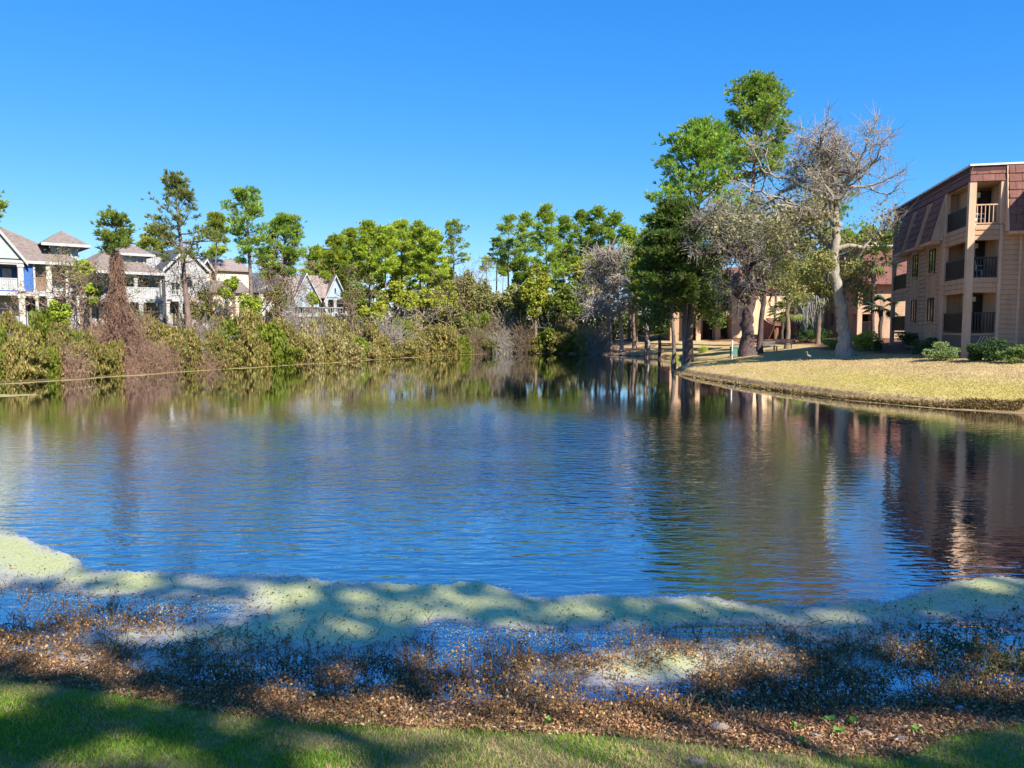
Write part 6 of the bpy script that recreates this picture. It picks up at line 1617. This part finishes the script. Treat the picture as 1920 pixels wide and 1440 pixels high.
for i, (bx, by, hx, hy, hzz, rx_, ry_, rz_, nl, lab) in enumerate(((13.2, -14.0, 12.2, -12.5, 18, 6.3, 5.4, 3.0, 4700, "tall oak behind the viewer's right shoulder shading the near bank"), (6.0, -15.5, 6.5, -14.0, 18, 5.6, 4.8, 3.0, 3200, "tall oak behind the viewer shading the left of the near bank"), (19.5, -12, 18.5, -11.0, 18, 5.2, 5.0, 3.0, 3300, "tall oak to the viewer's right shading the green marsh plants"))):
    gz_ = 1.5; e = empty("oak_tree", (bx, by, gz_), 0, lab, "tree", "trees behind the viewer")
    bl = lumps(rng, 40, rx_, ry_, rz_, 0, (.22, .34)); B = np.array(bl); B[:, 0] += hx - bx; B[:, 1] += hy - by; B[:, 2] += hzz - gz_
    tp = np.array([(0, 0, -.3), (.1, 0, 2.0), ((hx - bx) * .3, (hy - by) * .3, 9.0), ((hx - bx) * .6, (hy - by) * .6, 13.5)])
    V, Q_ = merge([path_tube(tp, [.5, .36, .28, .22], 10, .05), limbs(rng, tp[-1], [b[:3] for b in B], .09, 4)]); mesh_np("trunk", V, Q_, BARK_D, e, smooth=True)
    P, d = blob_points(rng, nl, [tuple(b) for b in B], .1); W_ = P + np.array([bx, by, gz_])
    sx_, sy_, sd_ = shadow_px(W_); ok = np.ones(nl, bool); soft = rng.uniform(.7, 1.2, nl)
    sx0, sy0 = sx_, sy_; sx_ = sx_ + 130 * (fbm(sx0 / 75., sy0 / 26., 141) - .5); sy_ = sy_ + 44 * (fbm(sx0 / 75., sy0 / 26., 151) - .5)
    for (cx, cy, a_, b_) in lit: ok &= ~((((sx_ - cx) / a_) ** 2 + ((sy_ - cy) / b_) ** 2 < soft) & (sd_ > 0))  # crown shaped for its shadow: leaves dropped where sunlit patches are wanted
    ok &= ~((sd_ > 0) & (fbm(sx0 / 120., sy0 / 38., 161) > np.where(sy0 > 1285, .52, .70)))
    ok &= ~((sd_ > 0) & (sy_ < 1040 - 30 * sstep(300, 1900, sx_)) & (rng.random(nl) < .93))
    P = P[ok]; V, T = leaf_quads(P, rng, .34 * rng.uniform(.7, 1.3, len(P)), up=1.2, asp=.8)
    mesh_np("crown", V, T, leafmat("shade_oak_leaves_" + "abc"[i], .5), e, col=tint(rng, len(P), 4, (.12, .16, .03), (.22, .26, .05)))
# ------------------------------------------------------------------ small things on the lawn
GREENBOX = surf("green_painted_steel", (.10, .27, .20), (.08, .22, .16), rough=.5)
def onlawn(px, D): x = at(px, 640, D)[0]; return (x, D, hz(x, D))
e = empty("utility_box", onlawn(1381, 62), R(5), "green steel utility box left of the dark forked oak", "utility box"); e.scale = (.75, .75, .8)
MB().box((-.55, .55), (-.4, .4), (0, .85)).build("cabinet", GREENBOX, e)
MB().slab([(-.6, -.46, .853), (.6, -.46, .853), (.6, .46, .853), (-.6, .46, .853)], (0, 0, .09)).build("lid", GREENBOX, e)
MB().box((-.02, .02), (-.43, -.402), (.1, .8)).build("door_seam", RAILD, e)
MB().box((.1, .16), (-.45, -.402), (.4, .55)).build("handle", COPING, e)
MB().box((-.7, .7), (-.55, .55), (-.1, -.003)).build("pad", ROCK, e)
e = empty("marker_post", onlawn(1373, 54), 0, "thin white marker post on the lawn's rise", "post")
V, Q_ = path_tube([(0, 0, -.1), (0, 0, .5), (.01, 0, 1.25)], [.055, .05, .05], 8); mesh_np("shaft", V, Q_, COPING, e, smooth=True)
V, Q_ = path_tube([(.01, 0, 1.252), (.01, 0, 1.32), (.01, 0, 1.36)], [.07, .07, .01], 8); mesh_np("cap", V, Q_, COPING, e, smooth=True)
e = empty("park_bench", onlawn(1252, 80), R(20), "brown wooden bench on the sandy bank under dark trees", "bench")
for k in range(3): MB().box((-.9, .9), (-.3 + k * .17, -.16 + k * .17), (.45, .49)).build("seat_slat", RB, e)
for k in range(2): MB().slab([(-.9, .24, .58 + k * .2), (.9, .24, .58 + k * .2), (.9, .29, .74 + k * .2), (-.9, .29, .74 + k * .2)], (0, .035, 0)).build("back_slat", RB, e)
for s in (-1, 1):
    for y in (-.25, .2): MB().box((s * .75 - .04, s * .75 + .04), (y - .04, y + .04), (-.1, .447)).build("leg", RB, e)
    MB().slab([(s * .75 - .03, .19, .45), (s * .75 + .03, .19, .45), (s * .75 + .03, .23, .95), (s * .75 - .03, .23, .95)], (0, .05, 0)).build("back_post", RB, e)
for i, (px, D, rz, lab) in enumerate(((1440, 62, 10, "dark low bench on pine straw right of the forked oak"), (1468, 63, -20, "second dark low bench nearer the entrance shed"))):
    e = empty("picnic_bench", onlawn(px, D), R(rz), lab, "bench", "dark benches by the entrance shed")
    for k in range(3): MB().box((-.8, .8), (-.26 + k * .18, -.11 + k * .18), (.42, .46)).build("seat_slat", RAILD, e)
    for s in (-1, 1):
        for y in (-.22, .2): MB().box((s * .65 - .04, s * .65 + .04), (y - .04, y + .04), (-.1, .417)).build("leg", RAILD, e)
    for k in range(2): MB().slab([(-.8, .27, .52 + k * .18), (.8, .27, .52 + k * .18), (.8, .32, .66 + k * .18), (-.8, .32, .66 + k * .18)], (0, .03, 0)).build("back_slat", RAILD, e)
# long-necked pale bird on the lawn
FEATH = surf("grey_feathers", (.30, .285, .26), (.18, .17, .155), rough=.9, scale=9)
e = empty("wading_bird", onlawn(1517, 45), R(200), "pale grey long-necked bird standing on the lawn left of the oak", "bird"); e.scale = (.68, .68, .68)
body = [(-.30, 0, .34), (-.20, 0, .37), (-.08, 0, .41), (.04, 0, .45), (.12, 0, .50), (.15, 0, .57), (.13, 0, .65), (.14, 0, .72), (.18, 0, .76), (.23, 0, .765), (.26, 0, .76)]
V, Q_ = path_tube(body, [.012, .06, .105, .105, .06, .04, .033, .033, .045, .035, .012], 10, .0); mesh_np("body", V, Q_, FEATH, e, smooth=True)
V, Q_ = path_tube([(.25, 0, .762), (.32, 0, .75), (.40, 0, .735)], [.016, .012, .003], 6); mesh_np("beak", V, Q_, surf("beak_horn", (.45, .33, .12), (.35, .25, .1)), e, smooth=True)
for s in (-1, 1):
    V, Q_ = path_tube([(-.02, s * .04, .36), (.02, s * .045, .2), (-.01, s * .045, .0), (.07, s * .05, -.005)], [.025, .012, .01, .008], 6); mesh_np("leg", V, Q_, RAILD, e, smooth=True)
    V, Q_ = path_tube([(-.24, s * .05, .37), (-.08, s * .095, .43), (.06, s * .07, .47)], [.015, .05, .02], 7); mesh_np("wing", V, Q_, FEATH, e, smooth=True)
